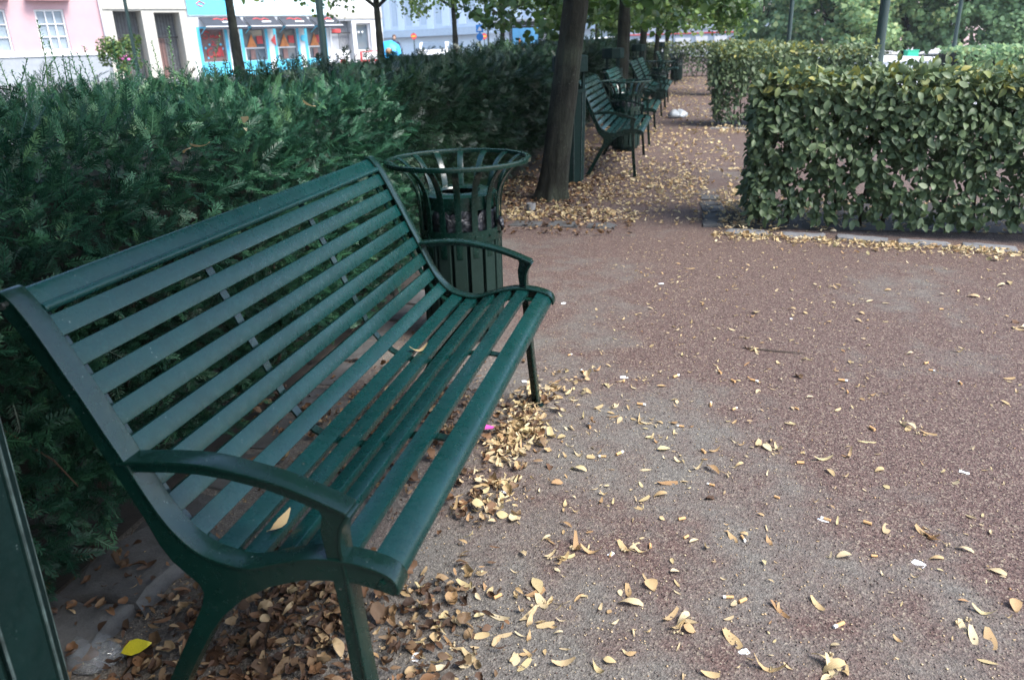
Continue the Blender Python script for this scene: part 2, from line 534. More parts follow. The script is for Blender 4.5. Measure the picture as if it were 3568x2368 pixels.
def spray(n, length, nl, nw, sub):
    """a main sprig with side sprigs lying in one plane"""
    V, F = sprig(n, length, nl, nw)
    Vs, Fs, off = [V], [F], len(V)
    for k in range(sub):
        t = 0.15+0.6*k/max(1, sub-1); s = 1 if k % 2 else -1
        a = s*math.radians(random.uniform(35, 55)); ll = length*(0.7-0.4*t)
        v, f = sprig(max(5, int(n*0.6)), ll, nl*0.85, nw)
        c, q = math.cos(a), math.sin(a)
        v2 = np.stack([v[:, 0]*c-v[:, 1]*q+length*t, v[:, 0]*q+v[:, 1]*c, v[:, 2]+random.uniform(-.006, .004)], 1)
        Vs.append(v2); Fs.append(f+off); off += len(v2)
    return np.concatenate(Vs), np.concatenate(Fs)

YEW_NEAR = [sprig(13, 0.062, 0.0165, 0.0030), sprig(15, 0.074, 0.0175, 0.0031), sprig(11, 0.048, 0.016, 0.0030, .4), sprig(14, 0.068, 0.017, 0.0030, -.25), sprig(12, 0.055, 0.0165, .0030, .2)]
YEW_FAR = [spray(8, 0.13, 0.030, 0.0065, 2), spray(8, 0.15, 0.030, 0.0065, 2), sprig(9, 0.13, 0.032, 0.0075)]

def lump(a, b, s=0.0):
    return 0.5*np.sin(3.1*a+1.3+s)*np.cos(2.7*b+0.4)+0.35*np.sin(7.3*a-2.1*b+s)+0.25*np.cos(11.7*b+5.1*a+1.9*s)

def place_sprays(P, Nn, up_mix, sc_lo, sc_hi, ntemp, droop=0.0):
    n = len(P)
    R = rng.normal(size=(n, 3))
    D = unit(Nn*0.75 + R*0.58 + np.array([0, 0, 1.0])*up_mix)
    PN = unit(np.array([0, 0, 1.0])*(1.0) + Nn*0.55 + rng.normal(size=(n, 3))*0.7)
    M = frames(D, PN)*rng.uniform(sc_lo, sc_hi, n)[:, None, None]
    return M, rng.integers(0, ntemp, n)

def hedge_shell(x_front, x_back, y0, y1, ztop, n_front, n_top, n_end, amp, zlo=0.10, depth=0.10):
    pts, nor = [], []
    # front face (+X)
    y = rng.uniform(y0, y1, n_front); z = zlo+(ztop-zlo)*rng.uniform(0, 1, n_front)**0.9
    bulge = 0.10*np.clip(1-((z-0.55*ztop)/(0.6*ztop))**2, -0.4, 1)
    x = x_front-0.06+bulge*0.7+amp*lump(y, z) - rng.exponential(depth*0.5, n_front)
    # soften the top edge
    x -= np.clip((z-(ztop-0.18))/0.18, 0, 1)**2*0.10
    pts.append(np.stack([x, y, z], 1)); nor.append(np.stack([np.ones_like(x), rng.normal(0, .25, n_front), 0.1+np.clip((z-0.7*ztop), 0, 1)*1.5], 1))
    # top
    x = rng.uniform(x_back, x_front-0.03, n_top); y = rng.uniform(y0, y1, n_top)
    z = ztop+amp*1.1*lump(x*1.2, y) - rng.exponential(depth*0.45, n_top)+rng.exponential(.018, n_top)*(rng.uniform(0, 1, n_top) < .4)
    pts.append(np.stack([x, y, z], 1)); nor.append(np.stack([rng.normal(0.1, .35, n_top), rng.normal(0, .35, n_top), np.ones_like(x)], 1))
    if n_end:
        x = rng.uniform(x_back, x_front-0.05, n_end); z = rng.uniform(zlo, ztop, n_end)
        y = y1+amp*lump(x, z)-rng.exponential(depth*0.5, n_end)
        pts.append(np.stack([x, y, z], 1)); nor.append(np.stack([0.3+np.zeros_like(x), np.ones_like(x), 0.25*np.ones_like(x)], 1))
    return np.concatenate(pts), unit(np.concatenate(nor))

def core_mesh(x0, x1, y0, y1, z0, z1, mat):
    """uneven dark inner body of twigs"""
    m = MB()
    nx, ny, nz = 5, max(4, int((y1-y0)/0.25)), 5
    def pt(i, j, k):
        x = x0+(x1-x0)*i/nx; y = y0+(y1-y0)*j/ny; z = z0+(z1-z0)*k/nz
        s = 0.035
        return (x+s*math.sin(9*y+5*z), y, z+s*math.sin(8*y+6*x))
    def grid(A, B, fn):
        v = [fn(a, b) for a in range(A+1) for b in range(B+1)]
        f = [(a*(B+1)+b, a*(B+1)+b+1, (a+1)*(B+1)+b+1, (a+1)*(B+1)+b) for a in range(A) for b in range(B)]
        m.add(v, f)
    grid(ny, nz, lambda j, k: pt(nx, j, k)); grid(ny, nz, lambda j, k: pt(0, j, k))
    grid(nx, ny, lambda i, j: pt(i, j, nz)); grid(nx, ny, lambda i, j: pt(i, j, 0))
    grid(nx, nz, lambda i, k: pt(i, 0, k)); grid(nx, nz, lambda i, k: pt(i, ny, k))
    return m.mesh('light_block_core', mat)

def yew_hedge(label, xf, xb, y0, y1, ztop, nf, nt, ne, temps, mat, amp, sc_lo, sc_hi, depth=0.10, root=None):
    r = root or tag(empty('yew_hedge', ((xf+xb)/2, (y0+y1)/2, 0)), label, 'hedge')
    P, N = hedge_shell(xf, xb, y0, y1, ztop, nf, nt, ne, amp, depth=depth)
    M, w = place_sprays(P, N, 0.28, sc_lo, sc_hi, len(temps))
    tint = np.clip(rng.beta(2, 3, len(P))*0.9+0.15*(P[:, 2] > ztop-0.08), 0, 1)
    V, F, T = scatter_many(temps, M, P-np.array(r.location), w, tint)
    o = link('foliage', bulk_mesh('foliage', V, F, mat, T), r); o['kind'] = 'stuff'
    return r

near_hedge = yew_hedge('near dark green yew hedge with upright shoots behind the large bench', -0.33, -1.75, -0.75, 2.85, 1.055, 9800, 6600, 500, YEW_NEAR, M_YEW, 0.055, 0.75, 1.3, 0.13)
link('light_block_core', core_mesh(0.50, -0.62, -1.80, 1.62, 0.22, 0.90, M_CORE), near_hedge)
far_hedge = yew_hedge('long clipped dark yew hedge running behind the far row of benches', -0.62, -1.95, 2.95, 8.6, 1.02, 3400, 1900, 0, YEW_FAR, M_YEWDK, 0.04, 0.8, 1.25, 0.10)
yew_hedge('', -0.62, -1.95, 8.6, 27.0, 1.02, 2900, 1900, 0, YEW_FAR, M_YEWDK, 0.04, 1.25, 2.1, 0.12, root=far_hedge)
link('light_block_core', core_mesh(0.50, -0.60, 2.95-5.775, 27.0-5.775, 0.18, 0.90, M_CORE), far_hedge)

# upright shoots standing out of the near hedge
def shoot_mesh(h, seed):
    r = np.random.default_rng(seed)
    v = []; f = []
    n = int(h/0.0045)
    lean = r.normal(0, 0.12, 2)
    for i in range(n):
        t = i/n; z = h*t; a = i*2.4; l = 0.024*(1-0.45*t)*r.uniform(.8, 1.1)
        d = np.array([math.cos(a)*0.9, math.sin(a)*0.9, 0.30+0.75*t]); d /= np.linalg.norm(d)
        w = np.array([-math.sin(a), math.cos(a), 0])*0.0024
        b = np.array([lean[0]*z*t, lean[1]*z*t, z]); o = len(v)
        v += [b, b+d*l*0.55+w, b+d*l, b+d*l*0.55-w]; f.append((o, o+1, o+2, o+3))
    o = len(v)
    for t in (0, .5, 1):
        for k in range(4):
            a = k*math.pi/2; q = 0.0022*(1-0.5*t)
            v.append(np.array([lean[0]*h*t*t+q*math.cos(a), lean[1]*h*t*t+q*math.sin(a), h*t]))
    for s in range(2):
        for k in range(4):
            f.append((o+4*s+k, o+4*s+(k+1) % 4, o+4*s+4+(k+1) % 4, o+4*s+4+k))
    return bulk_mesh('shoot', np.array(v), np.array(f), M_YEW, np.full(len(v), r.uniform(0.5, 0.95)))
SHOOTS = [shoot_mesh(h, 100+i) for i, h in enumerate((0.16, 0.22, 0.13, 0.19, 0.26, 0.11))]
hl = np.array(near_hedge.location)
for px in (20, 75, 90, 110, 130, 225, 245, 262, 270, 310, 450, 465, 580, 620, 55, 95, 150, 205, 238, 330, 365, 430, 480, 505, 560, 600, 640, 672, 705, 745, 800, 850, 905, 960, 1040, 1100, 1180, 1250, 30, 290, 690, 720, 400, 530):
    X = random.uniform(-1.72, -1.1)
    d = ray(px*1.0, 240); t = (X-CAM[0])/d[0]; q = CAM+d*t
    if not (-0.7 < q[1] < 2.85): continue
    z = 1.055+0.055*1.1*float(lump(X*1.2, q[1]))+0.02
    link('shoot', SHOOTS[random.randrange(6)], near_hedge, (X-hl[0], q[1]-hl[1], z), (random.uniform(-.25, .25), random.uniform(-.25, .25), random.uniform(0, 6.28)), (1.3, 1.3, random.uniform(.75, 1.1)))
for k in range(34):
    X = random.uniform(-1.7, -0.5); Y = random.uniform(0.3, 2.8)
    z = 1.055+0.055*1.1*float(lump(X*1.2, Y))-0.03
    link('shoot', SHOOTS[random.randrange(6)], near_hedge, (X-hl[0], Y-hl[1], z), (random.uniform(-.4, .4), random.uniform(-.4, .4), random.uniform(0, 6.28)), (0.8, 0.8, random.uniform(.35, .75)))
# bare stems low inside the near hedge
for k in range(26):
    Y = random.uniform(-0.5, 2.8); X = random.uniform(-0.75, -0.45)
    m = MB(); q = [(X, Y, 0)]
    for s in range(4):
        l = q[-1]; q.append((l[0]+random.uniform(-.03, .08), l[1]+random.uniform(-.07, .07), l[2]+0.15))
    m.tube(np.array(q)-hl, np.linspace(0.012, 0.003, 5), 5)
    m.obj('stem', M_TWIG, near_hedge, smooth=True)
m = MB(); pts = [ground_pt(20, 1470, 0.52), ground_pt(140, 1540, 0.47), ground_pt(255, 1610, 0.42), ground_pt(340, 1700, 0.36)]
m.tube(np.array(pts)+np.array([-.05, 0, 0])-hl, np.linspace(0.003, 0.0015, 4), 5); m.obj('twig', M_LITTERBR, near_hedge)

# ------------------------------------------------------------------ hornbeam hedges (right)
def leaf_template(fold, curl, wid=0.58, seed=0):
    """ovate leaf of unit length along x, midrib fold, curled; triangles"""
    r = np.random.default_rng(seed)
    xs = [0, .12, .32, .56, .8, 1.0]; ws = [0.02, .25, .46, .44, .24, 0.0]
    v = []
    for x, w in zip(xs, ws):
        z = curl*(x*x-0.3*x)
        v += [(x, -w*wid, z+fold*w+r.normal(0, .012)), (x, 0, z), (x, w*wid, z+fold*w+r.normal(0, .012))]
    f = []
    for i in range(len(xs)-1):
        a = 3*i
        for k in (0, 1):
            f += [(a+k, a+3+k, a+4+k), (a+k, a+4+k, a+1+k)]
    return np.array(v), np.array(f)
HLEAF = [leaf_template(f, c, w, i) for i, (f, c, w) in enumerate(((.18, -.25, .6), (.3, -.12, .56), (.1, .18, .62), (.22, -.4, .58), (.05, .05, .6)))]

SLEAF = [(np.array([(0, 0, 0), (.3, -.27, .06), (.68, -.22, c), (1, 0, 2*c), (.68, .22, c), (.3, .27, .06)]), np.array([(0, 1, 2), (0, 2, 3), (0, 3, 4), (0, 4, 5)])) for c in (-.1, .05, -.2, -.05, .1)]
def hole(x, z):
    return np.sin(17.1*x+1.7)*np.sin(19.3*z+0.6+5*x)+0.6*np.sin(27.3*x-16.1*z)+0.4*np.sin(43*x+37*z)

def leaf_hedge(label, x0, x1, y0, y1, ztop, n, size, n_obj, slope=0.0, seethrough=True):
    r = tag(empty('hornbeam_hedge', ((x0+x1)/2, (y0+y1)/2, 0)), label, 'hedge')
    loc = np.array(r.location)
    nf, nt, nb, ne = int(n*.44), int(n*.17), int(n*.28), int(n*.11)
    P, N = [], []
    # front face (towards -Y)
    x = rng.uniform(x0-.05, x1, nf*2); z = 0.07+(ztop-0.08)*rng.uniform(0, 1, nf*2)**0.85
    if seethrough:
        keep = hole(x, z) > np.interp(z, [0, .3, .62, .75, 1.1], [-0.55, -0.75, -0.8, -1.7, -2.5])
    else:
        keep = hole(x, z) > np.interp(z, [0, .25, .5, 1.1], [0.2, -0.4, -1.5, -2.5])
    keep &= z > .05+.022*(1+np.sin(6.3*x+1)+.7*np.sin(14.1*x+2))*rng.uniform(.3, 1.3, len(x))
    x, z = x[keep][:nf], z[keep][:nf]
    y = y0+slope*(x-x0)+0.05*lump(x, z)-0.04*np.sin(z*3)-0.02+rng.exponential(0.10, len(x))-.05*(rng.uniform(0, 1, len(x)) > .93)
    P.append(np.stack([x, y, z], 1)); N.append(np.stack([rng.normal(0, .62, len(x)), -np.ones_like(x), rng.normal(.85, .6, len(x))], 1))
    # top
    x = rng.uniform(x0, x1, nt); y = rng.uniform(y0, y1, nt); z = ztop+0.035*lump(x, y)-rng.exponential(0.035, nt)
    P.append(np.stack([x, y+slope*(x-x0), z], 1)); N.append(np.stack([rng.normal(0, .5, nt), rng.normal(-.2, .5, nt), np.ones(nt)], 1))
    # middle and back
    x = rng.uniform(x0, x1, nb); y = rng.uniform(y0+.15, y1, nb); z = 0.25+(ztop-0.28)*rng.uniform(0, 1, nb)**0.5
    k = (hole(x, z) > np.interp(z, [0, .5, .7, 1.1], [0.0, -0.35, -1.0, -2.5])) if seethrough else np.ones(nb, bool)
    x, y, z = x[k], y[k], z[k]
    P.append(np.stack([x, y+slope*(x-x0), z], 1)); N.append(rng.normal(size=(len(x), 3))+np.array([0, -.4, .3]))
    # left end
    y = rng.uniform(y0, y1, ne); z = 0.08+(ztop-0.08)*rng.uniform(0, 1, ne)**0.8
    x = x0+0.04*lump(y, z)-0.03+rng.exponential(0.05, ne)
    P.append(np.stack([x, y, z], 1)); N.append(np.stack([-np.ones(ne), rng.normal(-.2, .5, ne), rng.normal(.3, .4, ne)], 1))
    P = np.concatenate(P); N = unit(np.concatenate(N)); n = len(P)
    D = rng.normal(size=(n, 3))*0.55+np.array([0, -0.15, -0.75])+N*0.25
    top = P[:, 2] > ztop-0.05
    D[top] += np.array([0, 0, 0.9])
    M = frames(D, N)*(size*rng.uniform(.55, 1.3, n))[:, None, None]
    up_ = rng.uniform(0, 1, n) < .12; P[top & up_] += np.stack([rng.normal(0, .02, (top & up_).sum()), rng.normal(0, .02, (top & up_).sum()), rng.uniform(.01, .07, (top & up_).sum())], 1)
    w = rng.integers(0, len(HLEAF), n)
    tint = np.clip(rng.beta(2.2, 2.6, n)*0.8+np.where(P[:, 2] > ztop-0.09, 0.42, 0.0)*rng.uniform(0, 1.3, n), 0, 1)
    order = np.argsort(np.linalg.norm(P-CAM, axis=1)+rng.uniform(0, .4, n)*1.0) if n_obj else np.arange(n)
    pick = order[:n_obj]
    rest = np.ones(n, bool); rest[pick] = False
    temps = HLEAF if n_obj else SLEAF
    V, F, T = scatter_many(temps, M[rest], (P-loc)[rest], w[rest], tint[rest])
    o = link('foliage', bulk_mesh('foliage', V, F, M_HORN, T, True), r); o['kind'] = 'stuff'
    if n_obj:
        lm = [[bulk_mesh('leaf', tv, tf, M_HORN, np.full(len(tv), t), True) for t in (0.15, 0.35, 0.5, 0.7, 0.85)] for tv, tf in HLEAF]
        for i in pick:
            q = M[i]; s = np.linalg.norm(q[:, 0])
            e = Matrix((q/s).tolist()).to_euler()
            link('leaf', lm[w[i]][min(4, int(tint[i]*5))], r, (P[i]-loc).tolist(), e, (s, s, s))
    # stems and twigs
    for k in range(int((x1-x0)/0.17)):
        X = x0+0.06+k*0.17+random.uniform(-.04, .04); Y = (y0+y1)/2+slope*(X-x0)+random.uniform(-.12, .12)
        q = [(X, Y, 0)]
        for s in range(6):
            l = q[-1]; q.append((l[0]+random.uniform(-.035, .035), l[1]+random.uniform(-.03, .03), l[2]+ztop*0.155))
        m = MB(); m.tube(np.array(q)-loc, np.linspace(random.uniform(.009, .016), .004, 7), 6)
        m.obj('stem', M_TWIG, r, smooth=True)
    m = MB()
    for k in range(int((x1-x0)*45)):
        X = random.uniform(x0, x1); Y = random.uniform(y0+.05, y1)+slope*(X-x0); Z = random.uniform(.15, ztop-.05)
        a = np.array([X, Y, Z]); b = a+np.array([random.uniform(-.16, .16), random.uniform(-.18, .05), random.uniform(-.03, .14)])
        mid = (a+b)/2+np.array([random.uniform(-.02, .02), 0, random.uniform(-.02, .02)])
        m.tube(np.array([a, mid, b])-loc, (0.004, 0.003, 0.0015), 4, False)
    o = m.obj('twigs', M_TWIG, r); o['kind'] = 'stuff'
    return r

leaf_hedge('hornbeam hedge with large dull green leaves and gaps, nearest on the right', 1.52, 3.72, 4.52, 5.12, 0.985, 16500, 0.060, 300, -0.12)
leaf_hedge('second clipped hornbeam hedge beyond the nearest one on the right', 1.42, 3.55, 11.25, 12.0, 1.05, 6500, 0.075, 0, 0, False)
leaf_hedge('third hornbeam hedge along the path, behind two others', 1.45, 3.5, 17.9, 18.6, 1.05, 3000, 0.09, 0, 0, False)
leaf_hedge('low dark hedge closing the far end of the path', -0.6, 3.6, 27.2, 27.9, 1.06, 5200, 0.095, 0, 0, False)

# ------------------------------------------------------------------ trees
def blob_leaves(centres, radii, per, size, tris_leaf, flat=0.75):
    P = []; G_ = []
    for c, rr in zip(centres, radii):
        g = rng.normal(size=(per, 3)); g = unit(g)*(rng.uniform(0.15, 1, per)**0.45)[:, None]
        P.append(np.array(c)+g*np.array([rr, rr, rr*flat])); G_.append(unit(g))
    P = np.concatenate(P); n = len(P)
    N = unit(np.concatenate(G_)*0.9+rng.normal(size=(n, 3))*0.45+np.array([0, 0, 0.35])); D = rng.normal(size=(n, 3))*np.array([1, 1, .5])+np.array([0, 0, -.45])
    M = frames(D, N)*(size*rng.uniform(.65, 1.25, n))[:, None, None]
    return M, P, n
LLEAF = [(np.array([(0, 0, 0), (.25, -.42, .05), (.62, -.36, .02), (1, 0, -.12), (.62, .36, .02), (.25, .42, .05)]), np.array([(0, 1, 2), (0, 2, 3), (0, 3, 4), (0, 4, 5)]))]

def crown_mesh(nclump, R, z0, z1, per, size, mat, seed, droop=0.25, clump_r=0.5):
    r = np.random.default_rng(seed)
    C, Rd = [], []
    H = z1-z0
    while len(C) < nclump:
        a = r.uniform(0, 2*math.pi); q = r.uniform(0.1, 1)**0.5; t = r.uniform(0, 1)
        env = R*(0.72+0.45*math.sin(math.pi*min(1, t*0.85+0.22))) if t < .78 else R*(1-(t-.78)/.22*0.7)
        rad = env*q
        C.append((rad*math.cos(a), rad*math.sin(a), z0+H*t-droop*(rad/R)**2*(1-t)+r.normal(0, .08))); Rd.append(clump_r*r.uniform(.6, 1.3))
    M, P, n = blob_leaves(C, Rd, per, size, 0)
    tint = np.clip(r.beta(2, 3, n)*0.9+0.25*(P[:, 2]-z0)/H, 0, 0.999)
    V, F, T = scatter_many(LLEAF, M, P, np.zeros(n, int), tint)
    return bulk_mesh('crown', V, F, mat, T), C

def trunk_mesh(h, r0, lean, seed, limbs, flare=1.35, mat=None):
    r = np.random.default_rng(seed)
    m = MB()
    zs = np.concatenate([[-.02, .015, .05, .09], np.arange(.14, h, .07), [h]])
    pts = np.stack([lean[0]*zs, lean[1]*zs, zs], 1)
    rad = r0*(1+(flare-1)*np.exp(-zs/0.14))*(1-0.10*zs)*np.where(zs > 1.6, 0.9, 1)
    m.tube(pts, np.maximum(rad, r0*0.45), 40)
    v = np.array(m.v); ang = np.arctan2(v[:, 1]-lean[1]*v[:, 2], v[:, 0]-lean[0]*v[:, 2])
    k = 1+0.05*np.sin(3*ang+seed+v[:, 2]*1.3)+0.025*np.sin(7*ang-v[:, 2]*4)+.026*np.sin(17*ang+2.5*np.sin(v[:, 2]*5)+seed)+.02*np.sin(11*ang+v[:, 2]*9)+.014*np.sin(29*ang+6*np.sin(v[:, 2]*7))+np.exp(-np.maximum(v[:, 2], 0)/.09)*.16*np.sin(5*ang+seed)
    k += .05*np.exp(-((ang-1.0)/.35)**2-((v[:, 2]-.9)/.07)**2)
    cx, cy = lean[0]*v[:, 2], lean[1]*v[:, 2]
    v[:, 0] = cx+(v[:, 0]-cx)*k; v[:, 1] = cy+(v[:, 1]-cy)*k
    m.v = [tuple(q) for q in v]
    return m.mesh('trunk', mat or M_BARK, smooth=True)

def limb_mesh(z0, reach, n, seed, r0, lean):
    r = np.random.default_rng(seed)
    m = MB()
    for i in range(n):
        a = 2*math.pi*i/n+r.uniform(-.3, .3); zz = z0+r.uniform(-.15, .35)
        p = np.array([lean[0]*zz, lean[1]*zz, zz]); pts = [p]
        for s in range(4):
            p = p+np.array([math.cos(a)*reach/4, math.sin(a)*reach/4, r.uniform(.12, .4)]); a += r.uniform(-.25, .25); pts.append(p)
        m.tube(np.array(pts), np.linspace(r0, r0*0.2, 5), 7)
    return m

CROWN_A, _ = crown_mesh(190, 2.2, 1.9, 5.0, 64, 0.115, M_LIND, 5, 0.42, 0.42)
CROWN_B, _ = crown_mesh(130, 2.5, 2.3, 6.0, 60, 0.12, M_LINDLT, 6, 0.2, 0.5)

def tree(label, x, y, r0, lean, crown, seed, h=2.6, z0=1.9, group='trees', cs=1.0, name='linden_tree', bark=None, cz=0.0):
    t = tag(empty(name, (x, y, 0)), label, 'tree', group)
    link('trunk', trunk_mesh(h, r0, lean, seed, None, mat=bark), t)
    limb_mesh(z0, 1.9*cs, 6, seed+50, r0*0.45, lean).obj('limbs', bark or M_BARK, t, smooth=True)
    o = link('crown', crown, t, (lean[0]*2.3, lean[1]*2.3, cz), (0, 0, seed*1.7), (cs, cs, 1)); o['kind'] = 'stuff'
    return t
tree('thick leaning tree trunk between the litter basket and the second bench', -0.055, 5.5, 0.112, (0.135, 0.0), CROWN_A, 3, group='trees along the path', cz=0.4)
tree('second tree along the path, dark trunk behind the second and third benches', -0.06, 12.1, 0.108, (0.02, 0), CROWN_A, 11, group='trees along the path')
tree('third tree along the path, slim dark trunk', -0.15, 18.7, 0.085, (0.02, 0), CROWN_A, 17, group='trees along the path')
tree('fourth tree along the path, slim trunk beside the farthest bench', -0.12, 24.6, 0.075, (0.05, 0), CROWN_A, 23, group='trees along the path')
tree('slim tree behind the low hedge at the end of the path', 0.0, 30.5, 0.08, (0.03, 0), CROWN_A, 29, group='trees along the path')
# unseen next tree of the row, added to shade the near bench
tree('unseen tree of the path row behind the panelled bin, added to shade the near bench', -0.35, -1.25, 0.11, (0.0, 0), CROWN_A, 31, group='trees along the path', cz=0.15)
# unseen stretch of the yew hedge, added to block low light
back_hedge = yew_hedge('unseen stretch of yew hedge behind the panelled bin, added to block low light', -0.33, -1.75, -8.5, -1.35, 1.06, 350, 200, 0, YEW_FAR, M_YEWDK, 0.05, 1.3, 2.0)
link('light_block_core', core_mesh(0.66, -0.62, -3.5, 3.5, 0.0, 0.98, M_CORE), back_hedge)

# ================================================================== BENCHES
BL = 1.572
PROFILE = [(-.030,.872),(-.019,.891),(-.004,.898),(.013,.886),(.036,.853),(.058,.812),(.085,.757),(.106,.715),(.131,.660),(.156,.608),
           (.178,.558),(.205,.503),(.234,.462),(.264,.436),(.295,.423),(.337,.415),(.368,.418),(.411,.432),(.463,.447),(.504,.453),
           (.544,.452),(.574,.448),(.604,.440),(.624,.428),(.633,.410),(.632,.396)]
def smooth_curve(P, n):
    P = np.array(P, float); out = []
    Q = np.vstack([2*P[0]-P[1], P, 2*P[-1]-P[-2]])
    for i in range(1, len(Q)-2):
        for t in np.linspace(0, 1, n, endpoint=False):
            a, b, c, d = Q[i-1:i+3]
            out.append(0.5*(2*b+(c-a)*t+(2*a-5*b+4*c-d)*t*t+(3*b-a-3*c+d)*t**3))
    out.append(P[-1])
    return np.array(out)
CUR = smooth_curve(PROFILE, 3)
_seg = np.linalg.norm(np.diff(CUR, axis=0), axis=1)
ARC = np.r_[0, np.cumsum(_seg)]
A0 = ARC[int(np.argmin(np.linalg.norm(CUR-np.array([-.004, .898]), axis=1)))]
def on_curve(s):
    x = np.interp(s+A0, ARC, CUR[:, 0]); z = np.interp(s+A0, ARC, CUR[:, 1])
    x2 = np.interp(s+A0+.004, ARC, CUR[:, 0]); z2 = np.interp(s+A0+.004, ARC, CUR[:, 1])
    x1 = np.interp(s+A0-.004, ARC, CUR[:, 0]); z1 = np.interp(s+A0-.004, ARC, CUR[:, 1])
    return x, z, math.atan2(z2-z1, x2-x1)
def sub_curve(s0, s1, n=12):
    return [on_curve(s)[:2] for s in np.linspace(s0, s1, n)]

WEB_BACK = [(-.030,.868),(-.012,.862),(.010,.832),(.030,.792),(.057,.737),(.079,.693),(.103,.640),(.126,.592),(.148,.542),(.170,.490),(.188,.440),
            (.207,.407),(.235,.380),(.252,.365),(.258,.346),(.250,.320),(.222,.267),(.189,.209),(.144,.128),(.088,.022),(.070,.006),(.060,.0)]
WEB_FRONT = [(.112,.0),(.118,.012),(.184,.132),(.216,.190),(.258,.258),(.288,.298),(.334,.343),(.390,.377),(.456,.401),(.510,.408),(.556,.408),(.600,.399),(.622,.392)]
web_top = [(x, z) for x, z in smooth_curve(PROFILE, 2)[:-1]]
_t = np.gradient(np.array(web_top), axis=0); _t /= np.linalg.norm(_t, axis=1)[:, None]
WEB_TOP = [(x+0.0035*t[1], z-0.0035*t[0]) for (x, z), t in zip(web_top, _t)]
WEB = WEB_TOP + WEB_FRONT[::-1] + WEB_BACK[::-1]
ARM_TOP = [(.140,.5975),(.169,.602),(.234,.608),(.293,.610),(.345,.605),(.429,.589),(.487,.571),(.532,.553),(.554,.544)]
ARM_IN = [(.168,.583),(.234,.589),(.293,.591),(.345,.587),(.415,.575),(.470,.558),(.505,.545),(.509,.535),(.503,.507),(.505,.481),(.508,.453),(.513,.42),(.519,.357),(.527,.196),(.545,.0)]
POST_OUT = [(.554,.541),(.540,.520),(.533,.495),(.532,.467),(.534,.445),(.538,.40),(.543,.30),(.550,.196),(.568,.0)]

def end_frame(parent, y_out, s):
    """cast side frame: outer plate with a flange that turns inwards; s=+1 near end, -1 far end"""
    def span(a, b): return (y_out+s*a, y_out+s*b) if s > 0 else (y_out+s*b, y_out+s*a)
    fr = MB(); fr.prism(WEB, *span(0.0, 0.013)).obj('side_plate', M_PAINT, parent, bevel=0.0015)
    fl = MB(); fl.strip(CUR, 0.0065, *span(-0.0025, 0.042)); fl.obj('flange', M_PAINT, parent, smooth='auto', bevel=0.002)
    lg = MB()
    bk = [(.252,.362),(.252,.320),(.224,.267),(.191,.209),(.146,.128),(.090,.022),(.066,.0015)]
    lg.strip(bk[::-1], 0.007, *span(0.0145, 0.036)); fw = [(.118,.004),(.184,.132),(.216,.190),(.258,.258),(.288,.298),(.334,.343)]
    lg.strip(fw, -0.0065, *span(0.0145, 0.036)); lg.obj('back_leg_flange', M_PAINT, parent, smooth='auto')
    arm = MB(); arm.prism(ARM_TOP+POST_OUT+ARM_IN[::-1], *span(0.001, 0.0145)); a = arm.obj('armrest', M_PAINT, parent, bevel=0.0012)
    at = smooth_curve(ARM_TOP, 4)
    c = MB(); c.strip(at, 0.0075, *span(-0.0035, 0.041), 0.004); c.obj('armrest_top', M_PAINT, a, smooth='auto', bevel=0.0025)
    pf = smooth_curve([(.5545,.5430)]+POST_OUT[1:], 3)
    c = MB(); c.strip(pf, -0.0065, *span(-0.0015, 0.040), -0.0005); c.obj('front_leg', M_PAINT, parent, smooth='auto', bevel=0.0015)
    ft = MB(); yy = span(0.004, 0.038); ft.box(.540, .588, yy[0], yy[1], 0.0, 0.006); ft.obj('foot_plate', M_PAINT, parent, bevel=0.001)
    for bx, bz in ((.603, .416), (-.004, .874)):
        b = MB(); yo = y_out-s*0.001
        b.tube([(bx, yo+s*0.002, bz), (bx, yo-s*0.004, bz)], 0.0065, 6)
        b.obj('bolt', M_STEEL if bz > .5 else M_PAINT, parent)

def make_bench():
    r = empty('park_bench', (0, 0, 0))
    end_frame(r, 0.0, 1); end_frame(r, BL, -1)
    y0, y1 = 0.0145, BL-0.0145
    sm = MB(); sm.box(-.020, .020, y0, y1, -.018, 0)
    slat_me = sm.mesh('slat', M_SLAT, smooth='auto', bevel=0.003)
    for s in (.0885, .147, .207, .269, .331, .394, .452, .511, .569, .618, .680, .743, .809):
        x, z, a = on_curve(s)
        nx, nz = -math.sin(a), math.cos(a)
        link('slat', slat_me, r, (x-nx*0.008, 0, z-nz*0.008), (0, -a, 0))
    # top rail with its rounded lower lip, and the rounded front slat
    up = np.array(sub_curve(-0.034, 0.052, 14))
    m = MB(); m.strip(up, 0.017, y0, y1, -0.0078); m.obj('top_rail', M_SLAT, r, smooth='auto', bevel=0.003)
    x, z, a = on_curve(0.050)
    m = MB(); m.tube([(x+.004*math.sin(a), 0.043, z-.012*math.cos(a)), (x+.004*math.sin(a), BL-.043, z-.012*math.cos(a))], 0.0085, 10)
    m.obj('rail_lip', M_SLAT, r, smooth='auto')
    fr = np.array(sub_curve(0.862, 0.955, 14))
    m = MB(); m.strip(fr, 0.018, y0, y1, -0.0078); m.obj('front_slat', M_SLAT, r, smooth='auto', bevel=0.003)
    for y in (0.062, 0.50, 1.005, BL-0.062):
        st = np.array(sub_curve(0.0, 0.92, 44))
        m = MB(); m.strip(st, 0.005, y-.0125, y+.0125, -0.0275); m.obj('support_strap', M_PAINT, r, smooth='auto')
    return r

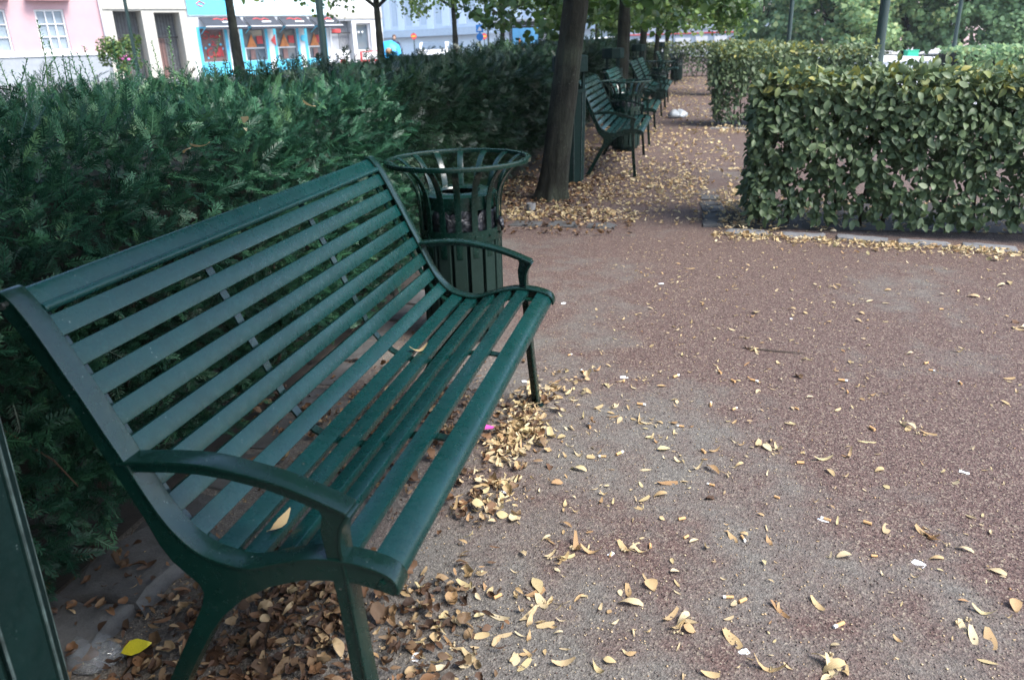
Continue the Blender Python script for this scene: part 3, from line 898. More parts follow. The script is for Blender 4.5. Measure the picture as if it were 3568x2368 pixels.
bench = make_bench()
tag(bench, 'large dark green slatted bench nearest the camera, filling the left half', 'bench', 'park benches in a row')
for (x, y, rz, lab) in ((0.0, 6.643, 0.004, 'second green bench in the row, right behind the leaning trunk'),
                        (0.01, 9.03, 0.0, 'third green bench, directly behind the second litter basket'),
                        (0.01, 12.87, 0.0, 'fourth green bench, standing just past the second tree trunk'),
                        (0.015, 14.62, 0.0, 'fifth green bench, close behind the fourth'),
                        (0.0, 22.55, 0.0, 'farthest bench, pale in the light at the end of the path')):
    b = copy_tree(bench)
    b.location = (x, y, 0); b.rotation_euler = (0, 0, rz)
    tag(b, lab, 'bench', 'park benches in a row')

# ================================================================== LITTER BASKETS
def make_basket():
    r = empty('litter_basket')
    NB = 16
    bar = [(.178,.40),(.178,.50),(.179,.58),(.184,.64),(.198,.69),(.224,.735),(.262,.772),(.306,.792)]
    bc = smooth_curve(bar, 3)
    m = MB(); m.strip(bc, -0.006, -.0135, .0135); bar_me = m.mesh('bar', M_PAINT, smooth='auto', bevel=0.001)
    m = MB(); m.box(.160, .176, -.027, .027, .06, .47); sl_me = m.mesh('slat', M_BINWOOD, bevel=0.003)
    m = MB(); m.tube([(.1835, 0, .49), (.188, 0, .49)], .0055, 8); riv_me = m.mesh('rivet', M_PAINT)
    m = MB(); m.tube([(.300, 0, .797), (.300, 0, .8045)], .005, 8); riv2 = m.mesh('rivet', M_PAINT)
    for k in range(NB):
        a = 2*math.pi*(k+.35)/NB
        link('bar', bar_me, r, None, (0, 0, a)); link('slat', sl_me, r, None, (0, 0, a+random.uniform(-.008, .008)))
        link('rivet', riv_me, r, None, (0, 0, a)); link('rivet', riv2, r, None, (0, 0, a))
    m = MB(); m.lathe([(.290,.780),(.312,.780),(.312,.7995),(.290,.7995)], 64, closed=True); m.obj('rim', M_PAINT, r, smooth='auto', bevel=0.003)
    m = MB(); m.lathe([(.1775,.465),(.1805,.465),(.1805,.515),(.1775,.515)], 48, closed=True); m.obj('band', M_PAINT, r, smooth='auto')
    m = MB(); m.lathe([(.1570,.10),(.1595,.10),(.1595,.14),(.1570,.14)], 48, closed=True); m.obj('band', M_PAINT, r, smooth='auto')
    m = MB(); m.lathe([(.085,.655),(.090,.663),(.150,.663),(.163,.655),(.163,.600),(.160,.600),(.160,.650),(.150,.657),(.092,.657)], 48, closed=True)
    m.obj('lid', M_PAINT, r, smooth='auto')
    m = MB(); m.lathe([(.0,.05),(.148,.05),(.152,.57)], 40); m.obj('liner', M_DARKBIN, r, smooth='auto')
    # crumpled black bag folded over the liner
    mm = NT('black_bag'); mm.base((0.008, 0.009, 0.013)); mm.set(Roughness=0.22, Specular_IOR_Level=0.6)
    mm.set(Normal=mm.bump(mm.noise(mm.coords(), 45, 4), 0.9, 0.02))
    prof = [(.150,.575),(.156,.598),(.161,.590),(.163,.560),(.164,.530),(.162,.505)]
    m = MB(); m.lathe(prof, 72)
    v = np.array(m.v); a = np.arctan2(v[:, 1], v[:, 0]); k = 1+0.022*np.sin(17*a+9*v[:, 2])+0.015*np.sin(31*a-40*v[:, 2])
    v[:, 0] *= k; v[:, 1] *= k; v[:, 2] += 0.012*np.sin(9*a)+0.01*np.sin(23*a); m.v = [tuple(q) for q in v]
    m.obj('bag', mm.m, r, smooth=True)
    m = MB()
    m.tube([(.170, -.05, .545), (.186, -.055, .535), (.192, -.06, .515), (.188, -.058, .500)], [.011, .012, .009, .004], 7)
    m.tube([(.172, -.03, .55), (.188, -.045, .54), (.193, -.058, .518)], [.010, .009, .005], 6)
    o = m.obj('bag_knot', mm.m, r, smooth=True)
    m = MB(); m.lathe([(.0,.03),(.15,.03),(.15,.075),(.0,.075)], 32); m.obj('base', M_DARKBIN, r, smooth='auto')
    m = MB(); m.lathe([(.0,.0),(.06,.0),(.06,.032),(.0,.032)], 20); m.obj('foot', M_DARKBIN, r, smooth='auto')
    return r
basket = make_basket()
basket.location = (0.105, 2.235, 0); basket.rotation_euler = (0, 0, 0.1)
tag(basket, 'flared green litter basket with black bag at the end of the large bench', 'litter bin', 'flared litter baskets')
for (x, y, rz, lab) in ((0.30, 8.60, 0.4, 'flared litter basket between the second and third benches'),
                        (0.36, 16.75, 0.9, 'flared litter basket beside the fifth bench'),
                        (0.55, 24.75, 0.2, 'flared litter basket standing beyond the farthest bench')):
    b = copy_tree(basket); b.location = (x, y, 0); b.rotation_euler = (0, 0, rz)
    tag(b, lab, 'litter bin', 'flared litter baskets')

def make_covered(rb=0.125, rt=0.142):
    r = empty('covered_litter_bin')
    n = 10
    for k in range(n):
        a0 = 2*math.pi*k/n; a1 = 2*math.pi*(k+1)/n; am = (a0+a1)/2; g = 0.03
        pts = []
        for z, rr in ((0.03, rb), (0.82, rt)):
            for a in (a0+g, a1-g):
                pts.append((rr*math.cos(a), rr*math.sin(a), z))
        ins = [(q[0]*0.93, q[1]*0.93, q[2]) for q in pts]
        m = MB(); m.add(pts+ins, [(0,1,3,2),(4,6,7,5),(0,4,5,1),(2,3,7,6),(0,2,6,4),(1,5,7,3)])
        m.obj('panel', M_DARKBIN, r, bevel=0.002)
    m = MB(); ws_ = plain('worn_paint_edge', (0.06, 0.085, 0.08), 0.4, .6, 30)
    for k in range(n):
        a = 2*math.pi*k/n
        m = MB(); m.tube([((rb+.001)*math.cos(a+.045), (rb+.001)*math.sin(a+.045), .03), ((rt+.001)*math.cos(a+.045), (rt+.001)*math.sin(a+.045), .82)], .0022, 5); m.obj('edge_bead', ws_, r)
    m = MB(); m.lathe([(0,.0),(rb*.92,.0),(rb*.9,.05),(rt*.9,.80),(0,.80)], 24); m.obj('liner', M_DARKBIN, r, smooth='auto')
    m = MB(); m.lathe([(rt*.88,.815),(rt*1.05,.815),(rt*1.05,.845),(rt*.88,.845)], 40, closed=True); m.obj('collar', M_DARKBIN, r, smooth='auto')
    for k in range(4):
        a = math.pi/4+k*math.pi/2; c, s = rt*.86*math.cos(a), rt*.86*math.sin(a)
        m = MB(); m.box(c-.012, c+.012, s-.012, s+.012, .84, 1.0); m.obj('post', M_DARKBIN, r)
    m = MB(); m.lathe([(0,.985),(rt*1.12,.985),(rt*1.16,.995),(rt*1.16,1.115),(rt*1.10,1.128),(0,1.135)], 8); m.obj('cap', M_DARKBIN, r, bevel=.004)
    return r
cb = make_covered()
cb.location = (0.015, -0.262, 0); cb.rotation_euler = (0, 0, 0.40)
tag(cb, 'dark green panelled bin cut off by the lower left corner of the picture', 'litter bin', 'covered bins by the benches')
for (x, y, lab) in ((-0.015, 6.28, 'covered dark bin half hidden behind the leaning trunk'), (-0.12, 11.35, 'covered dark bin left of the second tree trunk'), (-0.17, 17.9, 'covered dark bin in front of the third tree trunk'), (-0.02, 25.6, 'small covered bin above the farthest bench')):
    b = copy_tree(cb); b.location = (x, y, 0); b.rotation_euler = (0, 0, random.uniform(0, 1)); tag(b, lab, 'litter bin', 'covered bins by the benches')

# short grey pipe stub by the trunk, white plastic bag on the path
m = MB(); m.lathe([(0,-.01),(.036,-.01),(.036,.062),(.030,.064),(.030,.045),(0,.045)], 24)
o = m.obj('pipe_stub', plain('grey_concrete', (0.17, 0.17, 0.17), 0.9, 0.2, 30, bump=0.3), smooth='auto'); o.location = (-0.135, 5.0, 0)
tag(o, 'short grey pipe stub in the leaves beside the leaning trunk', 'pipe')
nb = NT('thin_white_plastic'); nb.base((0.50, 0.54, 0.58)); nb.set(Roughness=0.3, Transmission_Weight=0.35)
m = MB(); prof = [(.02,.002),(.13,.0),(.17,.04),(.16,.10),(.10,.145),(.04,.155),(.0,.15)]
m.lathe(prof, 28)
v = np.array(m.v); a = np.arctan2(v[:, 1], v[:, 0]); v *= .72; v[:, 0] *= 1.25*(1+.14*np.sin(3*a+1)+.07*np.sin(9*a+20*v[:, 2])); v[:, 1] *= (1+.12*np.sin(5*a)+.06*np.sin(11*a)); v[:, 2] = np.maximum(0.001, v[:, 2]*(1+.25*np.sin(2*a+.5)+.1*np.sin(13*a)))
m.v = [tuple(q) for q in v]
o = m.obj('plastic_bag', nb.m, smooth=True); o.location = (0.83, 12.65, 0)
tag(o, 'crumpled white plastic bag lying on the path beside the benches', 'plastic bag')

# ================================================================== STREET AND FAR SIDE
_fh = np.array([math.sin(YAW), math.cos(YAW), 0.0])
def at_dist(px, d, py=150.0):
    """a place d metres in front of the camera, in the vertical plane seen at column px"""
    q = ray(px, py); q = q*(d/np.dot(q, _fh))
    return CAM+q
RZ_FRONT = -YAW

W_PINK = plain('pink_render', (0.45, 0.29, 0.305), 0.85, 0.05, 1.5)
W_PINKDK = plain('dusty_pink_trim', (0.50, 0.27, 0.29), 0.8, 0.1)
W_WHITE = plain('white_paint', (0.66, 0.66, 0.66), 0.6, 0.04)
W_PLINTH = plain('pale_grey_plinth', (0.27, 0.29, 0.31), 0.8, 0.07)
W_BEIGE = plain('cream_stone', (0.42, 0.40, 0.35), 0.8, 0.07)
W_CYAN = plain('bright_blue_paint', (0.10, 0.52, 0.72), 0.5, 0.08)
W_PALECYAN = plain('pale_blue_fascia', (0.62, 0.78, 0.82), 0.5, 0.05)
W_AWN = plain('grey_awning_cloth', (0.030, 0.034, 0.045), 0.8, 0.08)
W_RED = plain('red_print', (0.55, 0.06, 0.06), 0.6, 0.1)
W_ORANGE = plain('orange_goods', (0.65, 0.22, 0.06), 0.6, 0.3, 3)
W_BROWN = plain('brown_panel', (0.18, 0.10, 0.09), 0.6, 0.2)
W_DARK = plain('dark_passage', (0.05, 0.055, 0.06), 0.8, 0.2)
W_PASS = plain('grey_passage_wall', (0.16, 0.165, 0.17), 0.8, 0.2)
W_OFFICE = plain('pale_blue_grey_cladding', (0.66, 0.70, 0.76), 0.6, 0.05)
W_OFFSTRIP = plain('pale_window_strip', (0.50, 0.56, 0.62), 0.4, 0.08)
W_GREY = plain('grey_cladding', (0.42, 0.44, 0.48), 0.6, 0.06)
W_BLUEGREY = plain('blue_grey_panel', (0.34, 0.40, 0.47), 0.4, 0.08)
W_PALE = plain('pale_panel', (0.74, 0.78, 0.82), 0.45, 0.05)
W_SALMON = plain('salmon_render', (0.58, 0.42, 0.39), 0.85, 0.08, 0.6)
W_YELLOW = plain('sign_yellow', (0.8, 0.5, 0.05), 0.5, 0.03)
W_BLUE = plain('sign_blue', (0.03, 0.22, 0.60), 0.4, 0.05)
W_ADBLUE = plain('blue_poster', (0.09, 0.27, 0.46), 0.35, 0.35, 1.5)
W_BLACK = plain('black_metal', (0.02, 0.02, 0.022), 0.5, 0.1)
gl = NT('window_glass'); gl.base((0.10, 0.13, 0.16)); gl.set(Roughness=0.06, Specular_IOR_Level=0.8)
W_GLASS = gl.m
W_CURTAIN = plain('pale_curtained_glass', (0.24, 0.29, 0.33), 0.25, 0.25, 2)

P0 = at_dist(170, 40.0, 203)
FU = _r0+0.77*_fh; FU = FU/np.linalg.norm(FU)
FA = math.atan2(FU[1], FU[0])

def facade_body(mb, s0, s1, z1, holes, depth=6.0, rev=0.28):
    ss = sorted({s0, s1, *[h[0] for h in holes], *[h[1] for h in holes]})
    zs = sorted({0.0, z1, *[h[2] for h in holes], *[h[3] for h in holes]})
    for a, b in zip(ss, ss[1:]):
        for c, d in zip(zs, zs[1:]):
            if any(h[0] <= a and b <= h[1] and h[2] <= c and d <= h[3] for h in holes): continue
            mb.add([(a,0,c),(b,0,c),(b,0,d),(a,0,d)], [(0,1,2,3)])
    for a, b, c, d in holes:
        mb.add([(a,0,c),(b,0,c),(b,0,d),(a,0,d),(a,rev,c),(b,rev,c),(b,rev,d),(a,rev,d)], [(0,4,5,1),(1,5,6,2),(2,6,7,3),(3,7,4,0)])
    mb.add([(s0,0,0),(s1,0,0),(s1,depth,0),(s0,depth,0),(s0,0,z1),(s1,0,z1),(s1,depth,z1),(s0,depth,z1)], [(1,2,6,5),(2,3,7,6),(3,0,4,7),(4,5,6,7)])
    return mb

def bldg(name, label, s0):
    q = P0+FU*s0
    return tag(empty(name, (q[0], q[1], 0), FA), label, 'building')

def window(parent, s0, s1, z0, z1, cols, rows, fm, gm, y=0.16, bar=0.055, edge=0.09):
    f = MB()
    f.box(s0, s1, y-.05, y+.03, z0, z0+edge); f.box(s0, s1, y-.05, y+.03, z1-edge, z1)
    f.box(s0, s0+edge, y-.049, y+.029, z0+edge, z1-edge); f.box(s1-edge, s1, y-.049, y+.029, z0+edge, z1-edge)
    w = (s1-s0-2*edge); h = (z1-z0-2*edge)
    for i in range(1, cols): f.box(s0+edge+w*i/cols-bar/2, s0+edge+w*i/cols+bar/2, y-.047, y+.027, z0+edge, z1-edge)
    for j in range(1, rows): f.box(s0+edge, s1-edge, y-.043, y+.02, z0+edge+h*j/rows-bar/2.6, z0+edge+h*j/rows+bar/2.6)
    o = f.obj('window', fm, parent)
    pm = MB(); pm.box(-.5*w/cols+bar*.3, .5*w/cols-bar*.3, -.004, .004, -.5*h/rows, .5*h/rows); pme = pm.mesh('pane', gm)
    for i in range(cols):
        for j in range(rows):
            link('pane', pme, o, (s0+edge+w*(i+.5)/cols, y+.035, z0+edge+h*(j+.5)/rows))
    return o

# pink house
b = bldg('pink_house', 'pale pink rendered house with white casement windows at the far left', 0)
holes = [(-.18, 1.07, 1.50, 3.37), (-2.70, -1.36, 1.50, 3.37), (-5.2, -3.9, 1.50, 3.37), (-.18, 1.07, 4.7, 6.3), (-2.70, -1.36, 4.7, 6.3)]
facade_body(MB(), -9, 2.74, 8, holes).obj('wall', W_PINK, b)
for h in holes: window(b, *h, 3 if h[0] > -1 else 2, 3, W_WHITE, W_CURTAIN)
m = MB(); m.box(-9, 2.74, -.10, -.004, 0.0, 1.28); m.obj('plinth', W_PLINTH, b)
m = MB(); m.box(-9, 2.76, -.16, -.003, 1.282, 1.40); m.obj('plinth_moulding', W_WHITE, b)
for h in holes: m = MB(); m.box(h[0]-.06, h[1]+.06, -.09, .10, h[2]-.07, h[2]-.003); m.obj('sill', W_WHITE, b)
for s in (-.45, -2.97): m = MB(); m.box(s, s+1.85, -.55, -.002, 3.74, 3.95); m.obj('bay_underside', W_PINKDK, b)
m = MB(); m.tube([(2.70, -.09, 0.1), (2.70, -.09, 8)], .06, 10); m.obj('drainpipe', W_WHITE, b, smooth=True)

# cream arcade
b = bldg('cream_arcade', 'cream stone house with two tall dark gated passages', 2.78)
holes = [(.46, 1.80, 0.02, 3.30), (2.39, 3.67, 0.02, 3.22)]
facade_body(MB(), 0, 4.05, 8, holes, rev=1.2).obj('wall', W_BEIGE, b)
for h in holes:
    m = MB(); m.box(h[0]-.02, h[1]+.02, 1.21, 1.3, 0, h[3]+.02); m.obj('passage_back', W_PASS, b)
    m = MB()
    for k in range(9): m.box(h[0]+.04+k*.155, h[0]+.062+k*.155, .9, .92, .02, h[3]-.02)
    m.box(h[0], h[1], .89, .93, 2.0, 2.08); m.obj('gate', W_BLACK, b)
    m = MB(); m.box(h[0]+.03, h[0]+.62, 1.10, 1.2, .02, 2.0); m.obj('door', W_BROWN, b)
m = MB(); m.box(0, 4.05, -.07, -.003, 3.38, 3.52); m.obj('cornice', W_BEIGE, b)

# blue shop
b = bldg('blue_shop', 'shop with bright blue window frames and grey awnings', 6.84)
ws = [(.50, 1.80), (2.80, 4.05), (4.70, 5.90), (6.55, 7.60)]
holes = [(a, c, 0.75, 2.42) for a, c in ws]
facade_body(MB(), 0, 7.95, 8, holes, rev=.35).obj('wall', W_WHITE, b)
m = MB(); m.box(.04, 7.9, -.09, -.003, 3.05, 3.95); m.obj('fascia', W_PALECYAN, b)
m = MB(); m.box(.02, 2.4, -.12, -.092, 3.10, 3.99); m.obj('fascia_panel', W_CYAN, b)
m = MB(); m.tube([(.5, -.13, 3.62), (.7, -.13, 3.75), (.95, -.13, 3.62), (.75, -.13, 3.5), (.55, -.13, 3.58)], .03, 6); m.obj('fascia_lettering', W_RED, b)
for i, (a, c) in enumerate(ws):
    m = MB(); m.box(a-.16, a, -.03, .05, .0, 2.5); m.box(c, c+.16, -.03, .05, 0, 2.5); m.box(a, c, -.029, .049, 0, .74); m.box(a, c, -.029, .049, 2.425, 2.5)
    m.obj('window_surround', W_CYAN, b)
    m = MB(); m.box(a, c, .20, .22, .76, 2.41); m.obj('pane', W_BROWN if i == 0 else W_GLASS, b)
    if i:
        m = MB(); m.box(a+.05, c-.05, .12, .16, 1.35, 1.42); m.box(a+.05, a+.12, .12, .16, .76, 1.35); m.obj('display_shelf', W_WHITE, b)
        m = MB(); m.prism([(a+.2, 1.43), (a+.5, 2.1), (a+.75, 1.43)], .10, .15); m.obj('display_goods', W_ORANGE, b)
        m = MB(); m.box(a+.35, a+.62, .10, .15, .8, 1.3); m.obj('display_goods', W_BROWN, b)
        m = MB(); m.box(c-.45, c-.12, .10, .15, 1.6, 2.0); m.obj('display_goods', W_RED, b)
def stroke(pts, parent, name, mat, r=.028):
    m = MB(); m.tube(smooth_curve(np.array(pts), 4), r, 6); return m.obj(name, mat, parent, smooth=True)
# red hand-painted writing on the first pane
wx = .62
stroke([(wx+.42, .17, 2.20), (wx+.25, .17, 2.28), (wx+.12, .17, 2.16), (wx+.30, .17, 2.05), (wx+.25, .17, 1.92), (wx+.05, .17, 1.95)], b, 'painted_lettering', W_RED)
stroke([(wx+.45, .17, 1.95), (wx+.48, .17, 2.1), (wx+.55, .17, 1.96), (wx+.62, .17, 2.1), (wx+.70, .17, 1.95), (wx+.85, .17, 2.08), (wx+.78, .17, 1.95), (wx+.95, .17, 2.05), (wx+.98, .17, 2.25), (wx+1.0, .17, 1.95)], b, 'painted_lettering', W_RED)
stroke([(wx+.5, .17, 1.80), (wx+.62, .17, 1.7), (wx+.45, .17, 1.6), (wx+.7, .17, 1.58)], b, 'painted_lettering', W_RED)
stroke([(wx+.45, .17, 1.45), (wx+.2, .17, 1.3), (wx+.25, .17, 1.0), (wx+.5, .17, 1.05), (wx+.5, .17, 1.25), (wx+.6, .17, 1.0), (wx+.68, .17, 1.25), (wx+.75, .17, 1.0), (wx+.82, .17, 1.5), (wx+.85, .17, 1.0), (wx+.95, .17, 1.5), (wx+1.0, .17, 1.0)], b, 'painted_lettering', W_RED, .04)
for q in ((.35, 1.62), (.95, 1.62), (.12, 1.45), (1.05, 1.4), (.2, .95)):
    m = MB(); m.lathe([(0, -.01), (.06, -.01), (.06, .01), (0, .01)], 6); m.obj('painted_star', W_CYAN, b, loc=(wx+q[0], .165, q[1]), rot=(math.pi/2, 0, 0))
for i, (a, c) in enumerate(((.55, 2.75), (2.95, 4.7), (4.9, 6.6), (6.8, 8.4))):
    root = MB(); top, bot = 2.98, 2.50
    root.add([(a,-.02,top),(c,-.02,top),(c,-1.0,bot),(a,-1.0,bot),(a,-.02,top-.03),(c,-.02,top-.03),(c,-1.0,bot-.03),(a,-1.0,bot-.03)], [(0,1,2,3),(7,6,5,4),(0,3,7,4),(1,5,6,2),(0,4,5,1),(3,2,6,7)])
    o = root.obj('awning', W_AWN, b)
    m = MB(); m.box(a, c, -1.03, -1.002, bot-.16, bot-.035); m.obj('valance', W_AWN, o)
    m = MB(); m.box(a, c, -1.035, -1.004, bot-.03, bot+.012); m.obj('front_rail', W_WHITE, o)
    m = MB(); zz = lambda y: top+(y+.02)*(top-bot)/.98+.012
    mid = (a+c)/2
    m = MB(); m.tube(smooth_curve(np.array([(mid-.45, -.30, zz(-.30)), (mid-.2, -.22, zz(-.22)), (mid, -.36, zz(-.36)), (mid+.2, -.22, zz(-.22)), (mid+.4, -.40, zz(-.40))]), 4), .03, 5); m.obj('awning_lettering', W_RED, o)
    m = MB(); m.add([(mid-.05,-.62,zz(-.62)),(mid+.45,-.62,zz(-.62)),(mid+.45,-.5,zz(-.5)),(mid-.05,-.5,zz(-.5))], [(0,1,2,3)]); m.obj('awning_lettering', W_WHITE, o)
    m = MB(); m.tube([(a+.03, -.95, bot), (a+.03, 0, bot-.35)], .02, 6); m.obj('awning_arm', W_CYAN, o)
m = MB(); m.prism([(4.35, 1.75), (4.62, 2.1), (4.62, 1.45)], -.06, -.03); m.obj('hanging_sign', W_RED, b)
m = MB(); m.lathe([(0,-.02),(.18,-.02),(.18,.02),(0,.02)], 16); m.obj('round_sign', W_CYAN, b, loc=(6.3, -.06, 1.85), rot=(math.pi/2, 0, 0))

# white corner shop
b = bldg('white_corner_shop', 'white corner shop with a gated doorway beside the blue shop', 14.82)
holes = [(.12, 1.50, 0.02, 2.75), (1.75, 2.75, 1.02, 2.62)]
facade_body(MB(), 0, 3.55, 8, holes, rev=.5).obj('wall', W_WHITE, b)
m = MB(); m.box(.1, 1.52, .51, .6, 0, 2.8); m.obj('door', W_GREY, b)
m = MB()
for k in range(7): m.box(.72+k*.1, .745+k*.1, .30, .33, .02, 2.74)
m.box(.12, 1.5, .29, .34, 2.05, 2.12); m.obj('gate', W_BLACK, b)
m = MB(); m.box(.15, .7, -.05, -.004, 2.1, 2.3); m.obj('door_sign', W_RED, b)
window(b, 1.75, 2.75, 1.02, 2.62, 1, 1, W_WHITE, W_GLASS, y=.3)
m = MB(); m.box(1.62, 2.9, -.5, -.44, .45, 1.05); m.obj('banner_frame', W_RED, b)
m = MB(); m.box(1.75, 2.75, -.52, -.501, .55, .98); m.obj('banner_panel', W_WHITE, b)
m = MB(); m.box(0, 3.55, -.08, -.003, 2.85, 3.25); m.obj('fascia', W_BEIGE, b)
for s in (2.0, 2.25):
    m = MB(); m.lathe([(0, -.07), (.05, -.05), (.07, 0), (.05, .05), (0, .07)], 10); m.obj('globe_lamp', W_WHITE, b, smooth=True, loc=(s, .2, 2.1))

# made-up board for an unclear white and red shape by the corner shop
q = at_dist(1192, 43); s_ = empty('white_red_board', (q[0], q[1], 0), FA); tag(s_, 'made-up white and red board for an unclear shape by the corner shop door', 'sign')
m = MB(); m.box(-.32, .32, -.10, -.07, .1, 1.15); m.box(-.32, .32, .07, .10, .1, 1.15); m.obj('board', W_WHITE, s_)
m = MB(); m.box(-.25, .05, -.115, -.102, .35, .7); m.obj('print', W_RED, s_)

# long pale office block across the street
q = at_dist(1310, 92); q2 = at_dist(2300, 62); d_ = q2-q; L_ = math.hypot(d_[0], d_[1]); a_ = math.atan2(d_[1], d_[0])
b = tag(empty('office_block', (q[0], q[1], 0), a_), 'long pale office block with white upright panels across the street', 'building')
m = MB(); m.box(-6, L_+2, 0.0, 10, 0, 14); m.obj('wall', W_OFFICE, b)
n_ = int((L_+8)/2.6)
pm = MB(); pm.box(-.55, .55, -.12, -.002, 2.9, 13); pme = pm.mesh('white_panel', W_PALE)
gm = MB(); gm.box(-.42, .42, -.05, -.002, 3.2, 12.6); gme = gm.mesh('window_strip', W_OFFSTRIP)
sm_ = MB(); sm_.box(-1.05, 1.05, -.05, -.002, .25, 1.6); sme = sm_.mesh('shop_window', W_PALE)
for k in range(n_):
    link('white_panel', pme, b, (-5+k*2.6, 0, random.uniform(-.2, .2)))
    link('window_strip', gme, b, (-3.7+k*2.6, 0, 0))
    link('shop_window', sme, b, (-4.2+k*2.6, 0, 0))
m = MB(); m.box(-6, L_+2, -.9, -.06, 2.1, 2.75); m.obj('canopy', W_OFFSTRIP, b)

# glazed shop pavilion at the end of the path
q = at_dist(2150, 58); q2 = at_dist(2575, 56); d_ = q2-q; L_ = math.hypot(d_[0], d_[1]); a_ = math.atan2(d_[1], d_[0])
b = tag(empty('shop_pavilion', (q[0], q[1], 0), a_), 'low dark shop pavilion with white windows and a red stripe', 'building')
m = MB(); m.box(0, L_, .01, 8, 0, 4.2); m.obj('wall', W_BLUEGREY, b)
k_ = int(L_/1.25)
pm = MB(); pm.box(-.5, .5, -.02, .009, .15, 1.30); pme = pm.mesh('shop_window', W_WHITE)  # windows drawn as plain white panels
um = MB(); um.box(-.45, .45, -.02, .009, 1.75, 2.3); ume = um.mesh('upper_window', W_GREY)
for k in range(k_):
    link('shop_window', pme, b, (.75+k*1.25, 0, 0), None, (random.uniform(.75, 1.05), 1, random.uniform(.85, 1.0)))
    link('upper_window', ume, b, (.75+k*1.25, 0, 0))
m = MB(); m.box(0, L_, -.06, .008, 1.46, 1.53); m.obj('red_stripe', W_RED, b)
m = MB(); m.lathe([(0,-.01),(.2,-.01),(.2,.01),(0,.01)], 3); m.obj('window_emblem', W_RED, b, loc=(L_-.55, -.03, 1.0), rot=(math.pi/2, 0, 0))
m = MB(); m.lathe([(.09, -.01), (.16, -.01), (.16, .01), (.09, .01)], 16, closed=True); m.obj('white_letter', W_WHITE, b, loc=(1.55, -.03, 2.62), rot=(math.pi/2, 0, 0), smooth='auto')
m = MB(); m.box(1.70, 1.77, -.045, -.02, 2.45, 3.05); m.obj('white_letter', W_WHITE, b)

# salmon housing block behind the pale trees
q = at_dist(2560, 66); q2 = at_dist(3800, 62); d_ = q2-q; L_ = math.hypot(d_[0], d_[1]); a_ = math.atan2(d_[1], d_[0])
b = tag(empty('salmon_block', (q[0], q[1], 0), a_), 'salmon pink housing block showing between the pale trees', 'building')
holes = [(2.0+k*3.2, 3.3+k*3.2, z, z+1.6) for k in range(int((L_-4)/3.2)) for z in (1.2, 4.2, 7.2)]
facade_body(MB(), 0, L_, 12, holes).obj('wall', W_SALMON, b)
for h in holes: window(b, *h, 2, 1, W_WHITE, W_CURTAIN, y=.15)
m = MB(); m.box(0, L_, -.06, -.003, 3.55, 3.75); m.obj('string_course', W_PLINTH, b)

# pale trees in a row
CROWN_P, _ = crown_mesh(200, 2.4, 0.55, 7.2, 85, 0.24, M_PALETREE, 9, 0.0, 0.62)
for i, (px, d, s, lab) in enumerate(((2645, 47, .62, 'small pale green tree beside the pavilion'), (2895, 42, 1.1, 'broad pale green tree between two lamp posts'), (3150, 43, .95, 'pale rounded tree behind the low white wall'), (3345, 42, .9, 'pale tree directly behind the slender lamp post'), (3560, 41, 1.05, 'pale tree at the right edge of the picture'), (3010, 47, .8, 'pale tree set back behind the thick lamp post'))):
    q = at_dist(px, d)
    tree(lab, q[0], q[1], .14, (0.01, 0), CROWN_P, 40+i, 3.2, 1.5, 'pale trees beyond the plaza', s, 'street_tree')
# street trees left
for i, (px, d, r0, cs, lab, cz) in enumerate(((822, 16.0, .105, .8, 'dark trunked street tree in front of the blue shop', .25), (1325, 20.5, .10, .85, 'dark trunked street tree near the blue umbrella', .25), (1588, 26.5, .10, .85, 'street tree left of the bus shelter', .28), (1753, 31, .10, .85, 'street tree in front of the bus shelter', .25), (1900, 39, .10, .8, 'leafy street tree behind the bus shelter', .3), (2080, 41, .10, .8, 'leafy street tree glimpsed right of the leaning trunk', .1))):
    q = at_dist(px, d)
    tree(lab, q[0], q[1], r0, (-.01, 0), CROWN_B, 60+i, 3.2, 2.2, 'street trees', cs, 'street_tree', M_BARKDK, cz)

# lamp posts
def post(label, px, d, r, h=6.5, base=None, mat=None, name='lamp_post'):
    q = at_dist(px, d); e = tag(empty(name, (q[0], q[1], 0)), label, 'lamp post')
    m = MB(); m.lathe([(r*1.9, 0), (r*1.9, .25), (r*1.25, .32), (r*1.1, .9), (r, 1.0), (r*.8, h)], 16); m.obj('pole', mat or M_POLE, e, smooth='auto')
    m = MB(); m.lathe([(0, h+.5), (.22, h+.42), (.26, h+.1), (.12, h), (0, h)], 16); m.obj('lantern', W_WHITE, e, smooth='auto')
    if base: m = MB(); m.lathe([(0, 0), (.28, 0), (.24, .35), (.16, .5), (0, .5)], 12); m.obj('stone_base', M_KERB, e, smooth='auto')
    return e
post('slim green post in front of the cream arcade', 462, 22, .045)
post('thick dark green post in front of the blue shop', 1126, 14.5, .062)
post('dark post left of the broad pale tree', 2747, 26, .07)
post('thickest dark green lamp post above the right hedges', 3066, 14.5, .085)
post('slender dark lamp post with stone base by the white wall', 3326, 33, .075, base=True)
post('thin grey post by the bus shelter', 1898, 45, .05, mat=W_GREY)
post('thin green post right of the leaning trunk', 2096, 48, .06)

